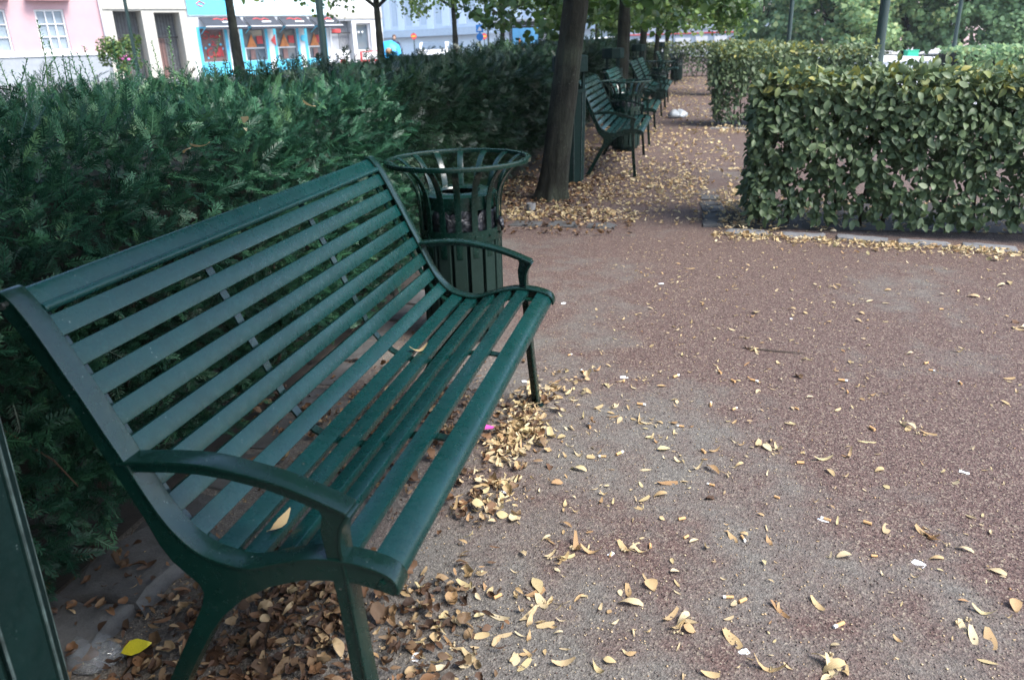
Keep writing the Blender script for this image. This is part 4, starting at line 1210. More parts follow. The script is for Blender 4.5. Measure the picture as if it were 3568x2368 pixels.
# low white plaza wall, green box, far clipped hedge
q = at_dist(3195, 29); e = tag(empty('low_wall', (q[0], q[1], 0), RZ_FRONT), 'low white topped plaza wall behind the right hedges', 'wall')
m = MB(); m.box(-1.35, 1.35, 0, 6.5, 0, .22); m.obj('wall_body', W_GREY, e)
m = MB(); m.box(-1.4, 1.4, -.05, 6.55, .222, .30); m.obj('white_top', W_WHITE, e)
q = at_dist(3180, 37.5); m = MB(); m.box(-.25, .25, -.2, .2, 0, .38); e = empty('green_crate', (q[0], q[1], .0), RZ_FRONT); tag(e, 'bright green box standing at the far side of the white wall', 'box')
m.obj('body', plain('bright_green_plastic', (0.02, 0.42, 0.24), .5), e, bevel=.02)
m = MB(); m.box(-.27, .27, -.22, .22, .382, .41); m.obj('lid', plain('green_lid', (0.03, 0.45, 0.28), .5), e)
def far_hedge_block(label, pxa, pxb, d, h, mat):
    qa, qb = at_dist(pxa, d), at_dist(pxb, d); r = tag(empty('clipped_hedge', ((qa[0]+qb[0])/2, (qa[1]+qb[1])/2, 0), RZ_FRONT), label, 'hedge')
    L = np.linalg.norm(qb-qa); n = int(1500*L/3)
    x = rng.uniform(-L/2, L/2, n); t = rng.uniform(0, 1, n); fr = t < .55
    y = np.where(fr, 0, rng.uniform(0, 1.2, n))+rng.normal(0, .04, n); z = np.where(fr, rng.uniform(.05, h, n), h)+rng.normal(0, .03, n)
    P = np.stack([x, y, z], 1); N = unit(np.stack([rng.normal(0, .5, n), np.where(fr, -1, -.1), np.where(fr, .4, 1)], 1))
    M = frames(rng.normal(size=(n, 3)), N)*rng.uniform(.08, .16, n)[:, None, None]
    V, F, T = scatter_many(LLEAF, M, P, np.zeros(n, int), rng.uniform(0, .9, n)); o = link('foliage', bulk_mesh('foliage', V, F, mat, T), r); o['kind'] = 'stuff'
    link('light_block_core', core_mesh(-L/2+.05, L/2-.05, .1, 1.1, .02, h-.1, M_CORE), r)
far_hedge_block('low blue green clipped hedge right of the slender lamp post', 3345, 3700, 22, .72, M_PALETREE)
far_hedge_block('clipped hedge across the street below the shop windows', 1350, 2300, 33, .8, M_YEWDK)

# leafy pink flowered bush in front of the arcade
q = at_dist(400, 30); e = tag(empty('flowering_bush', (q[0], q[1], 0)), 'leafy flowering bush with pink blooms before the cream arcade', 'bush')
C_ = [(random.gauss(0, .35), random.gauss(0, .25), random.uniform(.5, 1.75)) for _ in range(26)]
M_, P_, n_ = blob_leaves(C_, [.24]*26, 60, .10, 0, .9)
V_, F_, T_ = scatter_many(LLEAF, M_, P_, np.zeros(n_, int), rng.uniform(0, 1, n_)); o = link('foliage', bulk_mesh('foliage', V_, F_, M_LINDLT, T_), e); o['kind'] = 'stuff'
m = MB(); m.tube([(0, 0, 0), (.05, 0, .6), (0, .03, 1.4)], (.03, .02, .01), 6); m.obj('stem', M_TWIG, e)
MAG = plain('pink_petals', (0.7, 0.15, 0.45), .6)
for k in range(5):
    m = MB(); m.lathe([(0, -.05), (.05, -.02), (.06, .02), (0, .05)], 8); m.obj('flower', MAG, e, smooth=True, loc=(.15+.12*k, -.25, 1.15+.12*math.sin(3*k)))

# bus shelter
q = at_dist(1685, 38); e = tag(empty('bus_shelter', (q[0], q[1], 0), RZ_FRONT), 'grey glass bus shelter with a blue poster panel', 'bus shelter')
k38 = 38/FPX
m = MB(); m.box(-.1, 3.95, 0, 1.7, 2.14, 2.24); m.obj('roof', W_GREY, e)
m = MB(); m.box(.0, 2.7, -.02, .02, 1.95, 2.12); m.obj('roof_beam', W_BLACK, e)
for s in (.22, 1.22, 2.62, 3.25, 3.75):
    m = MB(); m.box(s-.04, s+.04, -.015, .065, 0, 2.138); m.obj('post', W_BLACK, e)
m = MB(); m.box(1.27, 2.57, .02, .10, .35, 1.94); m.obj('poster_frame', W_BLACK, e)
m = MB(); m.box(1.33, 2.50, -.004, .018, .42, 1.86); m.obj('poster', W_ADBLUE, e)
m = MB(); m.prism([(1.55, 1.05), (1.66, 1.5), (1.72, 1.1)], -.012, -.006); m.obj('poster_print', W_ORANGE, e)
glp = NT('shelter_glass'); glp.base((0.85, 0.9, 0.95)); glp.set(Roughness=.05, Transmission_Weight=0.9, IOR=1.1)
m = MB(); m.box(.27, 1.17, .02, .03, .2, 1.94); m.obj('pane', glp.m, e)
m = MB(); m.box(2.67, 3.2, .02, .03, .2, 2.1); m.obj('pane', glp.m, e)
m = MB(); m.box(.3, 2.6, .6, .95, .45, .5); m.obj('seat', W_GREY, e)

# road signs
def sign_pole(label, px, d, plates):
    q = at_dist(px, d); e = tag(empty('road_sign', (q[0], q[1], 0), RZ_FRONT), label, 'road sign')
    m = MB(); m.tube([(0, .05, 0), (0, .05, max(p[1] for p in plates)+.25)], .035, 8); m.obj('pole', M_POLE, e, smooth=True)
    for kind, z, s in plates:
        m = MB()
        if kind == 'square':
            m.box(-s, s, -.02, .0, z-s, z+s); o = m.obj('plate', W_BLUE, e)
            m = MB(); m.prism([(-s*.65, z-s*.6), (0, z+s*.65), (s*.65, z-s*.6)], -.03, -.021); t = m.obj('white_triangle', W_WHITE, o)
        else:
            m.lathe([(0, -.01), (s, -.01), (s, .01), (0, .01)], 24)
            o = m.obj('plate', W_RED if kind == 'stop' else W_BLUE, e, loc=(0, -.01, z), rot=(math.pi/2, 0, 0))
            if kind == 'stop':
                m = MB(); m.box(-s*.7, s*.7, -.035, -.025, z-s*.2, z+s*.2); m.obj('bar', W_YELLOW, e)
sign_pole('red round no entry sign with yellow bar left of the shelter', 1443, 60, [('stop', 1.88, .21)])
sign_pole('red no entry sign half behind the blue signs', 1688, 62, [('stop', 1.75, .21)])
sign_pole('green pole with square crossing sign above a round blue sign', 1673, 40, [('square', 1.92, .17), ('round', 1.55, .17)])
sign_pole('small round red sign by the pavilion roof', 2345, 50, [('stop', 2.4, .12)])

# white cars
def car(label, px, d, rz):
    q = at_dist(px, d); e = tag(empty('parked_car', (q[0], q[1], 0), rz), label, 'car', 'parked white cars')
    pw = NT('white_car_paint'); pw.base((.8, .8, .8)); pw.set(Roughness=.25)
    prof = [(-2.1,.32),(-2.15,.7),(-1.95,.86),(-1.25,.95),(-.75,1.38),(.55,1.42),(1.35,.98),(2.05,.88),(2.15,.6),(2.1,.32)]
    m = MB(); m.prism(prof, -.85, .85); m.obj('body', pw.m, e, bevel=.07)
    m = MB(); m.prism([(-1.15,.97),(-.72,1.32),(.5,1.35),(1.2,.98)], -.862, .862); m.obj('side_windows', W_GLASS, e)
    m = MB(); m.add([(1.30,-.72,1.02),(1.30,.72,1.02),(.62,.66,1.40),(.62,-.66,1.40)], [(0,1,2,3)]); o = m.obj('windscreen', W_GLASS, e); o.location = (.02, 0, .02)
    m = MB(); m.add([(-1.30,-.72,.98),(-1.30,.72,.98),(-.8,.66,1.36),(-.8,-.66,1.36)], [(3,2,1,0)]); o = m.obj('rear_window', W_GLASS, e); o.location = (-.03, 0, .02)
    for x in (-1.35, 1.35):
        for s in (-1, 1):
            m = MB(); m.lathe([(0,-.1),(.3,-.1),(.32,-.07),(.32,.07),(.3,.1),(0,.1)], 20); m.obj('wheel', W_BLACK, e, smooth='auto', loc=(x, s*.78, .32), rot=(math.pi/2, 0, 0))
    for s in (-.6, .6):
        m = MB(); m.box(2.08, 2.17, s-.16, s+.16, .66, .78); m.obj('headlight', W_PALE, e, bevel=.02)
    return e
car('white parked car facing the camera beyond the hedge', 1515, 50, RZ_FRONT-math.pi/2)
car('white parked car side on, right of the leaning trunk', 2105, 52, RZ_FRONT)
car('white parked car seen through the far end of the street', 1925, 55, RZ_FRONT+.2)

# person holding a tilted blue umbrella
q = at_dist(1375, 38.6)
SKIN = plain('skin', (0.45, 0.28, 0.20), .6); COAT = plain('dark_coat', (0.04, 0.05, 0.09), .8); HAIR = plain('brown_hair', (0.10, 0.05, 0.03), .7)
e = tag(empty('person', (q[0], q[1], 0), RZ_FRONT), 'person in a dark coat standing behind a blue umbrella', 'person')
def skin_body(parent, name, joints, edges, mat, root):
    me = bpy.data.meshes.new(name); me.from_pydata([j[0] for j in joints], edges, [])
    o = link(name, me, parent); o.modifiers.new('skin', 'SKIN'); sub = o.modifiers.new('sub', 'SUBSURF'); sub.levels = sub.render_levels = 2
    me.skin_vertices if hasattr(me, 'skin_vertices') else None
    lay = me.skin_vertices[0] if len(me.skin_vertices) else None
    if lay:
        for i, j in enumerate(joints):
            lay.data[i].radius = (j[1], j[2]) ; lay.data[i].use_root = (i == root)
    me.materials.append(mat)
    return o
J = [((0,0,.95),.15,.11),((0,0,1.2),.15,.11),((0,0,1.42),.12,.09),((0,0,1.50),.05,.05),((0,-.01,1.60),.075,.09),((0,-.01,1.70),.065,.08),
     ((.19,0,1.42),.055,.055),((.26,-.06,1.18),.045,.045),((.12,-.28,1.10),.035,.035),((-.19,0,1.42),.055,.055),((-.24,.02,1.15),.045,.045),((-.24,-.05,.92),.035,.035),
     ((.10,0,.90),.085,.085),((.11,-.02,.50),.06,.065),((.11,.02,.08),.04,.045),((.11,-.12,.04),.04,.035),((-.10,0,.90),.085,.085),((-.11,.02,.50),.06,.065),((-.11,.04,.08),.04,.045),((-.11,-.10,.04),.04,.035)]
E_ = [(0,1),(1,2),(2,3),(3,4),(4,5),(2,6),(6,7),(7,8),(2,9),(9,10),(10,11),(0,12),(12,13),(13,14),(14,15),(0,16),(16,17),(17,18),(18,19)]
me_ = bpy.data.meshes.new('body'); me_.from_pydata([j[0] for j in J], E_, [])
ob = link('body', me_, e); ob.modifiers.new('skin', 'SKIN'); sb_ = ob.modifiers.new('sub', 'SUBSURF'); sb_.levels = sb_.render_levels = 2
if len(me_.skin_vertices):
    for i, j in enumerate(J):
        me_.skin_vertices[0].data[i].radius = (j[1], j[2]); me_.skin_vertices[0].data[i].use_root = (i == 0)
me_.materials.append(COAT)
m = MB(); m.lathe([(0,1.76),(.06,1.745),(.09,1.69),(.095,1.63),(.085,1.57),(0,1.55)], 14); m.obj('hair', HAIR, e, smooth=True)
m = MB(); m.lathe([(0,1.69),(.05,1.67),(.068,1.62),(.055,1.55),(.03,1.52),(0,1.52)], 14); o = m.obj('face', SKIN, e, smooth=True); o.location = (0, -.045, 0)
q = at_dist(1352, 38.0)
u_ = tag(empty('umbrella', (q[0], q[1], 1.06), RZ_FRONT), 'bright blue umbrella tilted towards the camera above the hedge', 'umbrella')
m = MB(); seg = 8; prof = [(0, 0), (.22, -.03), (.42, -.12), (.58, -.27)]
m.lathe(prof, seg*2)
v = np.array(m.v); a = np.arctan2(v[:, 1], v[:, 0]); rr = np.hypot(v[:, 0], v[:, 1]); odd = np.abs(np.sin(a*seg/2)) > .5
v[:, 0] *= np.where(odd, .95, 1); v[:, 1] *= np.where(odd, .95, 1); m.v = [tuple(z) for z in v]
c_ = m.obj('canopy', plain('blue_umbrella_cloth', (0.03, 0.34, 0.66), .5), u_, rot=(math.radians(72), math.radians(12), 0))
m = MB(); m.tube([(0, 0, .04), (0, 0, -.75)], .012, 6); m.obj('shaft', W_BLACK, u_, rot=(math.radians(72), math.radians(12), 0))
m = MB(); m.lathe([(0, .012), (.13, .004), (.15, -.012)], 14); m.obj('canopy_print', plain('brown_print', (.35, .2, .1), .6), u_, rot=(math.radians(72), math.radians(12), 0), loc=(0.0, -.02, .0))

# iron railings in front of the street trees
q = at_dist(790, 16.5); e = tag(empty('railing', (q[0], q[1], 0), RZ_FRONT), 'black iron railing beside the street tree at the blue shop', 'railing')
for k in range(6):
    m = MB(); m.tube([(k*.14, 0, 0), (k*.14, 0, 1.05+.08*(k % 2))], .012, 6); m.obj('bar', W_BLACK, e)
m = MB(); m.box(-.02, .75, -.012, .012, .86, .89); m.obj('rail', W_BLACK, e)
q = at_dist(1345, 21); e = tag(empty('railing', (q[0], q[1], 0), RZ_FRONT), 'black iron railing right of the second street tree', 'railing')
for k in range(4):
    m = MB(); m.tube([(k*.13, 0, 0), (k*.13, 0, 1.2)], .012, 6); m.obj('bar', W_BLACK, e)
m = MB(); m.box(-.02, .42, -.012, .012, .86, .89); m.obj('rail', W_BLACK, e)

# ================================================================== FALLEN LEAVES AND LITTER
def bract_template(bend, twist, seed, wid=0.17):
    r = np.random.default_rng(seed)
    xs = np.linspace(-.5, .5, 6); v = []
    for i, x in enumerate(xs):
        w = wid*(0.35+0.65*math.sin(math.pi*min(1, (i+.6)/5.8)))
        z = bend*(x*x)+r.normal(0, .01); tw = twist*x
        v += [(x, -w*math.cos(tw), z-w*math.sin(tw)), (x, 0, z-.03), (x, w*math.cos(tw), z+w*math.sin(tw))]
    f = []
    for i in range(5):
        a = 3*i
        for k in (0, 1): f += [(a+k, a+3+k, a+4+k), (a+k, a+4+k, a+1+k)]
    v = np.array(v); v[:, 1] += 0.25*seed % 3*0.06*v[:, 0]**2
    v[:, 2] -= v[:, 2].min(); return v, np.array(f)
def dead_leaf(cup, curl, seed):
    """crumpled heart-shaped leaf, folded along its rib, with a ruffled edge"""
    r = np.random.default_rng(seed); n = 13; v = [(-.05, 0, 0)]
    ph, fold = r.uniform(0, 6), r.uniform(.2, .9)
    for q in (.5, 1.0):
        for k in range(n):
            a = 2*math.pi*k/n
            rad = .44*q*(1+.18*math.cos(a)-.22*math.exp(-((abs(a-math.pi))/.35)**2)+r.normal(0, .07))
            x, y = rad*math.cos(a)*1.12, rad*math.sin(a)*.92
            z = cup*(x*x)*1.6+fold*abs(y)+curl*x*y*2+.10*q*math.sin(5*a+ph)+r.normal(0, .05)*q
            v.append((x, y*(1-.35*min(1, fold)), z))
    f = [(0, 1+k, 1+(k+1) % n) for k in range(n)]
    for k in range(n):
        a, b = 1+k, 1+(k+1) % n; f += [(a, a+n, b+n), (a, b+n, b)]
    v = np.array(v); v[:, 2] -= v[:, 2].min(); return v, np.array(f)
BR = [bract_template(b, t, i, w) for i, (b, t, w) in enumerate(((.6, 1.0, .14), (1.5, -1.4, .12), (-.9, 2.0, .15), (1.1, 3.0, .12), (.35, .5, .17), (2.2, .9, .12)))]
for i, (v, f) in enumerate(BR): v[:, 2] = np.maximum(v[:, 2], 0)
DL = [dead_leaf(c, k, 200+i) for i, (c, k) in enumerate(((.7, .4), (1.3, -.5), (.3, 1.2), (-.6, .8), (1.0, 1.0)))]
LEAFS = BR+DL
YL = leaf_template(.12, -.15, .85, 77); YL[0][:, 0] -= .5
def flat_leaf(seed, wid):
    v, f = leaf_template(random.uniform(.05, .4), random.uniform(-.5, .5), wid, seed); v = v.copy(); v[:, 0] -= .5; v[:, 1] += .25*v[:, 0]**2; v[:, 2] -= v[:, 2].min(); return v, f
BR2 = [flat_leaf(300+i, w) for i, w in enumerate((.3, .36, .45, .6))]
LEAFM = [bulk_mesh('fallen_leaf', v, f, M_LITTER, np.zeros(len(v)), True) for v, f in BR]+[bulk_mesh('fallen_leaf', v, f, M_LITTERBR, np.zeros(len(v)), True) for v, f in DL]

LEAFM += [bulk_mesh('fallen_leaf', v, f, M_LITTER, np.zeros(len(v)), True) for v, f in BR2]
def drop(name, me, p, s, label, cat, group, tilt=.12):
    o = link(name, me, None, (p[0], p[1], p[2] if len(p) > 2 else .002), (random.uniform(-tilt, tilt), random.uniform(-tilt, tilt), random.uniform(0, 6.283)), (s, s*random.uniform(.6, 1.6), s*random.uniform(.35, 1.1)))
    return tag(o, label, cat, group)
def zone(p):
    if p[1] > 3.4: return 'before the right hedge'
    if p[0] < 1.15 and p[1] > .1: return 'just in front of the large bench'
    if p[1] < .9: return 'in the lower right foreground'
    return 'out in the middle of the path' if p[0] < 1.9 else 'towards the right edge of the picture'
def open_leaf(k, p, s):
    kind = ('pale curled', 'pale arched', 'pale twisted', 'tightly rolled pale', 'flat papery', 'strongly bent pale', 'brown cupped', 'brown folded', 'brown crumpled', 'brown hollow', 'brown wavy', 'narrow flat tan', 'flat tan', 'broad flat tan', 'round flat tan')[k]
    z = zone(p)
    return drop('fallen_leaf', LEAFM[k], p, s, kind+' dry leaf on the gravel '+z, 'leaf', kind+' leaves '+z)
LEAF_PX = [(1270,1280),(1330,1265),(1300,1290),(1465,1260),(1440,1265),(1545,1425),(1565,1445),(1590,1440),(1690,1240),(1775,1250),(1690,1475),(1885,1395),(2130,1230),(2150,1245),(2160,1290),(2225,1270),
 (2285,1475),(2220,1445),(2240,1460),(2270,1415),(2340,1400),(1470,1170),(1640,1150),(1250,1390),(1270,1388),(1335,1380),(1055,1500),(1080,1530),(1150,1425),(1220,1420),(1335,1050),(1365,1055),(1430,970),(1475,972),(1500,1010),
 (1490,1085),(1610,1080),(1335,1085),(1750,1025),(1770,1035),(1695,1020),(2085,980),(2095,990),(2140,1000),(1430,880),(1378,855),(1748,905),(1725,805),(1740,808),(1920,660),(1935,658),(1990,690),(2000,1020),(2030,1085),(1945,1285),
 (1800,1410),(1450,1365),(1455,1395),(1210,1535),(1190,1520),(1905,1530),(1925,1545),(1905,1565),(1770,1545),(2240,1195),(2345,745),(2350,760),(2310,660),(2330,655),(2320,930),(1590,620),(1600,1250),(1780,1020),(1540,1115),
 (1270,1080),(1295,1010),(1240,1350),(1235,1370),(1300,1530),(1380,1545),(1650,1040),(1705,1075),(2045,1220),(2285,1230),(2210,1440),(2300,1320),(1960,1050),(1900,1060),(1845,870),(2245,685),(1555,755),(1400,890)]
for i, (x, y) in enumerate(LEAF_PX):
    p = ground_pt(x*1.51, y*1.51)
    k = random.choice((0, 1, 2, 3, 4, 5, 3, 11, 12, 13, 14, 11, 1, 2, 0, 8))
    open_leaf(k, p, random.uniform(.040, .066) if k < 6 else random.uniform(.032, .044))
for _ in range(120):
    x, y = random.uniform(.75, 3.0), random.uniform(-.3, 4.1)
    if random.random() < .25: x = random.uniform(.65, 1.1); y = random.uniform(.2, 1.8)
    k = random.choice((0, 1, 2, 3, 4, 5, 11, 12, 14, 0, 2))
    open_leaf(k, (x, y), random.uniform(.02, .045))
NUT = plain('dry_nutlet', (.34, .27, .16), .8, .3, 60); STK = plain('dry_stalk', (.40, .29, .15), .8)
CL = []
for q in range(4):
    r_ = np.random.default_rng(400+q); mm_ = MB(); st_ = [(0, 0, .03), (.25, .08*(q-1.5), .10), (.5, .12*(q-1.5), .06)]
    mm_.tube(st_, .012, 4); ends = []
    for k in range(3):
        e_ = (.62+r_.uniform(-.06, .1), .12*(q-1.5)+r_.uniform(-.18, .18), .05); mm_.tube([st_[2], e_], .009, 4); ends.append(e_)
    nut = MB()
    for e_ in ends: nut.lathe([(0, .0), (.04, .018), (.055, .055), (.04, .09), (0, .11)], 8, (e_[0], e_[1]))
    CL.append((mm_.mesh('stalk', STK), nut.mesh('nutlets', NUT, smooth=True)))
for i, (x, y) in enumerate(((1285, 1285), (1455, 1270), (1560, 1435), (2140, 1240), (2225, 1455), (1905, 1540), (1480, 975), (1775, 1030), (2090, 985), (1730, 806), (1060, 1505), (1915, 662), (2345, 752), (1340, 1270), (1640, 1085), (1215, 1425))):
    p = ground_pt(x*1.51+20, y*1.51+6); s_ = random.uniform(.05, .065)
    e = tag(empty('linden_seed_cluster', (p[0], p[1], .002), random.uniform(0, 6.28)), 'dry winged linden seed cluster with small round nuts '+zone(p), 'seed cluster', 'winged seed clusters '+zone(p)); e.scale = (s_,)*3
    link('wing', LEAFM[i % 6], e, (-.2, 0, 0), (random.uniform(-.2, .2), random.uniform(-.2, .2), random.uniform(-.3, .3)), (.9, .9, .9)); a_, b_ = CL[i % 4]; link('stalk', a_, e); o = link('nutlets', b_, e); o['kind'] = 'stuff'
# leaf on the seat, leaf by the near arm, leaves lying on the hedge
x, z, a = on_curve(.60)
drop('fallen_leaf', LEAFM[1], (x, 1.02, z-.006), .062, 'curled pale leaf in the middle of the bench seat', 'leaf', None)
x, z, a = on_curve(.66)
o = drop('fallen_leaf', LEAFM[3], (x-.03, .13, z-.005), .062, 'long pale twisted leaf on the bench seat by the near armrest', 'leaf', None); o.rotation_euler = (.2, -.3, 1.2)
for px, py, z in ((650, 510, 1.02), (695, 495, 1.02), (850, 405, 1.07), (515, 440, 1.06), (325, 395, 1.08), (15, 540, 1.0), (855, 440, 1.06), (1075, 355, 1.07), (590, 300, 1.1)):
    p = ground_pt(px, py, z)
    o = drop('fallen_leaf', LEAFM[random.choice((0, 2, 4))], p-np.array([0, 0, .012]), .052, 'dry yellow leaf caught on top of the near yew hedge', 'leaf', 'leaves caught on the near hedge', .6)
o = drop('fallen_leaf', bulk_mesh('fallen_leaf', *YL, plain('yellow_leaf', (.50, .43, .02), .5, .25, 40), np.zeros(len(YL[0])), True), ground_pt(475, 2252, .04), .058, 'bright yellow leaf among brown ones beneath the bench', 'leaf', None); o.scale = (.062, .062, .05); o.rotation_euler = (.05, -.08, .7)

# cigarette ends
m = MB(); m.tube([(-.014, 0, .0042), (.006, 0, .0042)], .0040, 8); B_FILTER = m.mesh('filter', plain('cork_filter', (.52, .30, .13), .8))
m = MB(); m.tube([(.0061, 0, .0042), (.014, 0, .0042)], .0039, 8); B_PAPER = m.mesh('paper', plain('cigarette_paper', (.75, .73, .68), .8))
BUTTS = [(1585,1240),(1345,860),(1440,880),(1230,730),(1480,935),(1570,985),(1640,935),(1695,945),(1740,880),(1945,880),(1955,905),(2135,840),(2170,715),(2150,535*1.6),(1430,1048),(1625,1045),(1570,1200),(1715,1245),(1795,1150),(2005,1210),(1935,1445),(1410,1280),(1640,1120),(1500,1260),(1710,1390),(1905,1200),(1690,880),(1360,985),(1850,1070),(2010,990),(1660,860),(1560,870),(2215,885),(1680,1380),(1145,1380),(945,1500),(1315,820),(1390,1055),(2020,1285),(1840,945)]
for i, (x, y) in enumerate(BUTTS):
    p = ground_pt(x*1.51, y*1.51)
    e = tag(empty('cigarette_end', (p[0], p[1], .001), random.uniform(0, 6.28)), 'stubbed out cigarette end on the gravel '+zone(p), 'cigarette end', 'cigarette ends '+zone(p))
    e.scale = (random.uniform(.75, 1.2),)*3
    link('filter', B_FILTER, e)
    if random.random() < .6: link('paper', B_PAPER, e)
PAPER = plain('white_paper_scrap', (.74, .76, .78), .7)
m = MB(); m.add([(-.5,-.25,.02),(0,-.3,.12),(.5,-.22,.0),(.5,.25,.08),(0,.3,.0),(-.5,.26,.1)], [(0,1,4,5),(1,2,3,4)]); SCR = m.mesh('paper_scrap', PAPER)
for x, y in ((1300,700),(1525,655),(1440,870),(1210,880),(1160,1135),(2120,1300),(1900,1200),(1715,1505),(1410,1278),(960,1515),(2225,1090),(1825,735)):
    drop('paper_scrap', SCR, ground_pt(x*1.51, y*1.51), random.uniform(.018, .032), 'small white paper scrap dropped on the gravel', 'paper', 'paper scraps on the gravel')
# clear plastic scrap by the slabs
cp = NT('clear_plastic'); cp.base((.9, .95, 1.0)); cp.set(Roughness=.08, Transmission_Weight=.92, IOR=1.25)
m = MB(); m.lathe([(.0, .035), (.03, .032), (.045, .02), (.05, .0)], 18)
v = np.array(m.v); a = np.arctan2(v[:, 1], v[:, 0]); v[:, 0] *= 1.3+.15*np.sin(3*a); v[:, 2] = np.maximum(0, v[:, 2]*(1+.4*np.sin(5*a))); m.v = [tuple(q) for q in v]
o = m.obj('plastic_wrapper', cp.m, smooth=True); p = ground_pt(330, 2290, .01); o.location = (p[0], p[1], .012); tag(o, 'crushed clear plastic wrapper beside the grey slabs', 'wrapper')
m = MB(); m.add([(-.03,-.01,.002),(.03,-.012,.012),(.032,.012,.008),(-.028,.012,.02)], [(0,1,2,3)]); o = m.obj('candy_wrapper', plain('magenta_foil', (.65, .08, .35), .35)); p = ground_pt(1690, 1505); o.location = (p[0], p[1], .01); tag(o, 'magenta and white wrapper in the leaves below the bench seat', 'wrapper')
# twig on the gravel
m = MB(); pts = [ground_pt(x*1.51, y*1.51, .006) for x, y in ((1725, 803), (1760, 806), (1800, 810), (1858, 815))]; m.tube(pts, (.002, .003, .003, .0015), 5); o = m.obj('twig', M_TWIG); tag(o, 'thin brown twig on the gravel right of the bench', 'twig')

# the uncountable rest: litter drifts, seeds, grit
def litter(name, label, P, size_lo, size_hi, mat, temps, tint=None, tilt=.5):
    n = len(P); a = rng.uniform(0, 2*math.pi, n)
    N = unit(np.stack([rng.normal(0, tilt, n), rng.normal(0, tilt, n), np.ones(n)], 1))
    D = np.stack([np.cos(a), np.sin(a), rng.normal(0, .2, n)], 1)
    M = frames(D, N)*(size_lo+(size_hi-size_lo)*rng.beta(1.3, 1.8, n))[:, None, None]
    M[:, :, 1] *= rng.uniform(.5, 1.5, n)[:, None]; M[:, :, 2] *= rng.uniform(.3, 1.2, n)[:, None]
    V, F, T = scatter_many(temps, M, P, rng.integers(0, len(temps), n), rng.uniform(0, 1, n) if tint is None else tint)
    V[:, 2] = np.maximum(V[:, 2], .0015)
    o = link(name, bulk_mesh(name, V, F, mat, T, True)); tag(o, label, 'leaves', None, 'stuff'); return o
def band(n, x0, x1, y0, y1, z0=.003, z1=.02):
    return np.stack([rng.uniform(x0, x1, n), rng.uniform(y0, y1, n), rng.uniform(z0, z1, n)], 1)
def drift(n, cx, sx, y0, y1, z1=.03, wob=.06):
    y = rng.uniform(y0, y1, n*2); y = y[(np.sin(5.1*y+.8)+.6*np.sin(13.7*y+2)+rng.normal(0, .8, n*2)) > -.1][:n]; n = len(y); x = cx+wob*np.sin(3.2*y+1)+rng.normal(0, sx, n)
    return np.stack([x, y, rng.uniform(.003, z1, n)], 1)
litter('leaf_litter', 'drift of dry brown and tan leaves beneath the large bench', np.concatenate([drift(850, .28, .15, -.15, 1.6, .02), drift(950, -.05, .2, -.3, 2.2, .02), drift(900, .13, .14, -.35, .45, .025), band(70, -.42, -.15, .0, .5, .045, .06)]), .008, .052, M_LITTERBR, DL+BR2+BR[:3], tilt=.7)
litter('leaf_litter', 'brown curled leaves mixed along the front edge of the bench', np.concatenate([drift(300, .54, .06, .2, 1.7, .02, .02), drift(120, .45, .12, -.3, .4)]), .012, .042, M_LITTERBR, DL+BR2+BR[:3], tilt=.6)
litter('leaf_litter', 'pale drift of papery leaves below the front edge of the bench', np.concatenate([drift(430, .56, .045, .55, 1.72, .022, .02), drift(60, .55, .045, .05, .55, .012, .02), drift(60, .70, .08, .3, 1.4, .005), drift(60, .60, .08, 1.5, 1.9, .01)]), .014, .044, M_LITTER, BR+BR2+DL[:2], tilt=.7)
litter('leaf_litter', 'golden leaves gathered along the kerb before the right hedge', np.concatenate([np.stack([x := rng.uniform(1.25, 3.3, 700), 4.36-.18*(x-1.3)-np.abs(rng.normal(0, .11, 700)), rng.uniform(.002, .015, 700)], 1), band(900, 1.3, 3.6, 4.45, 5.6, .006, .03), band(300, 1.28, 1.7, 4.3, 6.0, .006, .03)]), .022, .05, M_LITTER, BR+DL[:1], tilt=.7)
litter('leaf_litter', 'thick golden leaf litter around the leaning trunk', np.concatenate([band(900, -.6, 1.25, 4.6, 6.6), band(500, -.6, .7, 4.62, 5.1), band(500, .3, 1.25, 5.2, 7.5)]), .024, .052, M_LITTER, BR+BR2+DL[:1], tilt=.6)
litter('leaf_litter', 'brown leaf litter below the hedge by the leaning trunk', np.concatenate([band(700, -.6, .5, 4.6, 6.6), band(600, -.6, .3, 5.0, 8.5, .004, .03), band(120, -.3, .7, 4.2, 4.6)]), .024, .05, M_LITTERBR, DL+BR2, tilt=.6)
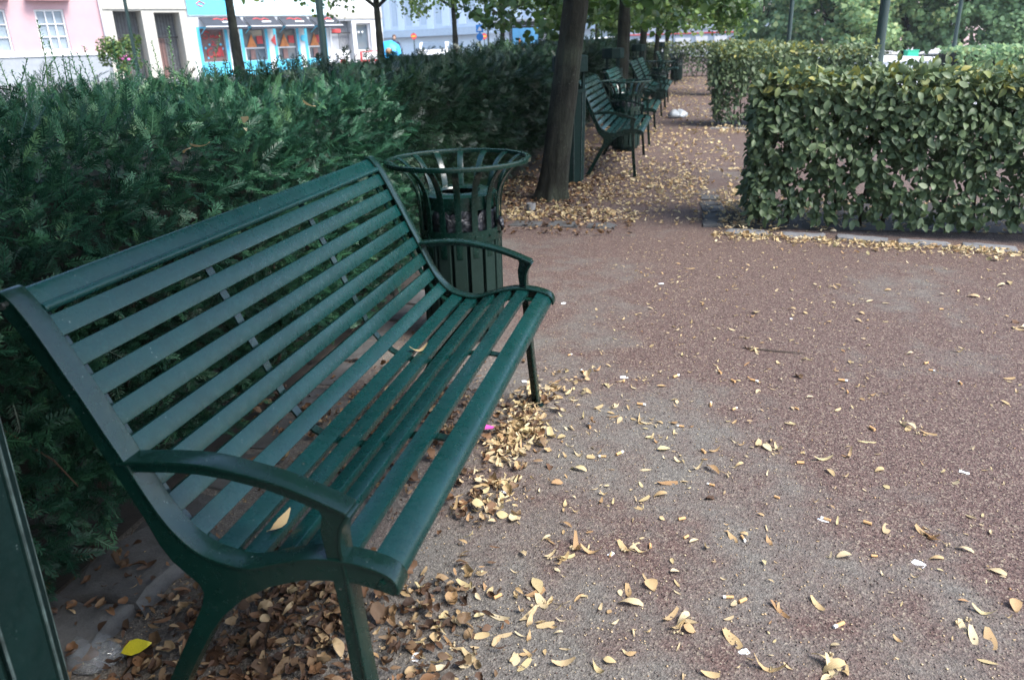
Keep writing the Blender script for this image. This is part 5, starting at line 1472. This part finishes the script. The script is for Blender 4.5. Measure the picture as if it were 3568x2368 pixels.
litter('leaf_litter', 'scattered golden leaves covering the path beside the far benches', np.concatenate([band(900, -.2, 1.6, 5.6, 10.9), band(900, -.4, 1.5, 10.9, 20), band(600, -.3, 1.45, 20, 27), band(500, 1.4, 3.4, 10.2, 11.2), band(500, -.6, .2, 6, 20)]), .035, .065, M_LITTER, BR+DL[:2])
litter('leaf_litter', 'small dry leaves strewn over the open gravel', np.concatenate([band(620, .7, 3.3, -.4, 4.2, .002, .004), band(420, .65, 1.9, -.2, 4.2, .002, .004)]), .007, .032, M_LITTER, BR+BR2, tilt=.2)
OCT = [(np.array([(.5,0,0),(-.5,0,0),(0,.4,0),(0,-.4,0),(0,0,.35),(0,0,-.3)]), np.array([(0,2,4),(2,1,4),(1,3,4),(3,0,4),(2,0,5),(1,2,5),(3,1,5),(0,3,5)]))]
def near_points(n, x0, x1, y0, y1, k):
    """more grains near the camera, where they can be seen"""
    x = rng.uniform(x0, x1, n*3); y = rng.uniform(y0, y1, n*3); d = np.hypot(x-CAM[0], y-CAM[1])
    keep = rng.uniform(0, 1, n*3) < np.clip((1.1/np.maximum(d, .3))**k, 0, 1)
    return np.stack([x[keep][:n], y[keep][:n], np.full(keep.sum(), .0015)[:n]], 1)
o = litter('seed_bits', 'tiny pale seeds and dry flower bits over the gravel', near_points(9000, -.2, 3.6, -.6, 5.0, .8), .003, .009, M_PALEBIT, OCT)
o = litter('grit', 'fine red brown and grey grit of the path', near_points(24000, -.1, 3.4, -.6, 4.4, 1.0), .003, .0075, M_PEBBLE, OCT); o['category'] = 'grit'
bpy.data.objects['seed_bits']['category'] = 'seeds'

# ================================================================== HAZE
hz = bpy.data.materials.new('pale_haze'); hz.use_nodes = True
nn = hz.node_tree.nodes; nn.clear()
ho = nn.new('ShaderNodeOutputMaterial'); pv = nn.new('ShaderNodeVolumePrincipled')
pv.inputs['Color'].default_value = (0.86, 0.93, 0.97, 1); pv.inputs['Density'].default_value = 0.0005; pv.inputs['Anisotropy'].default_value = 0.2
hz.node_tree.links.new(pv.outputs[0], ho.inputs['Volume'])
m = MB(); m.box(-155, 155, -65, 195, -1.0, 16.0)
o = m.obj('haze', hz); tag(o, 'thin pale haze in the air', 'haze', None, 'stuff')
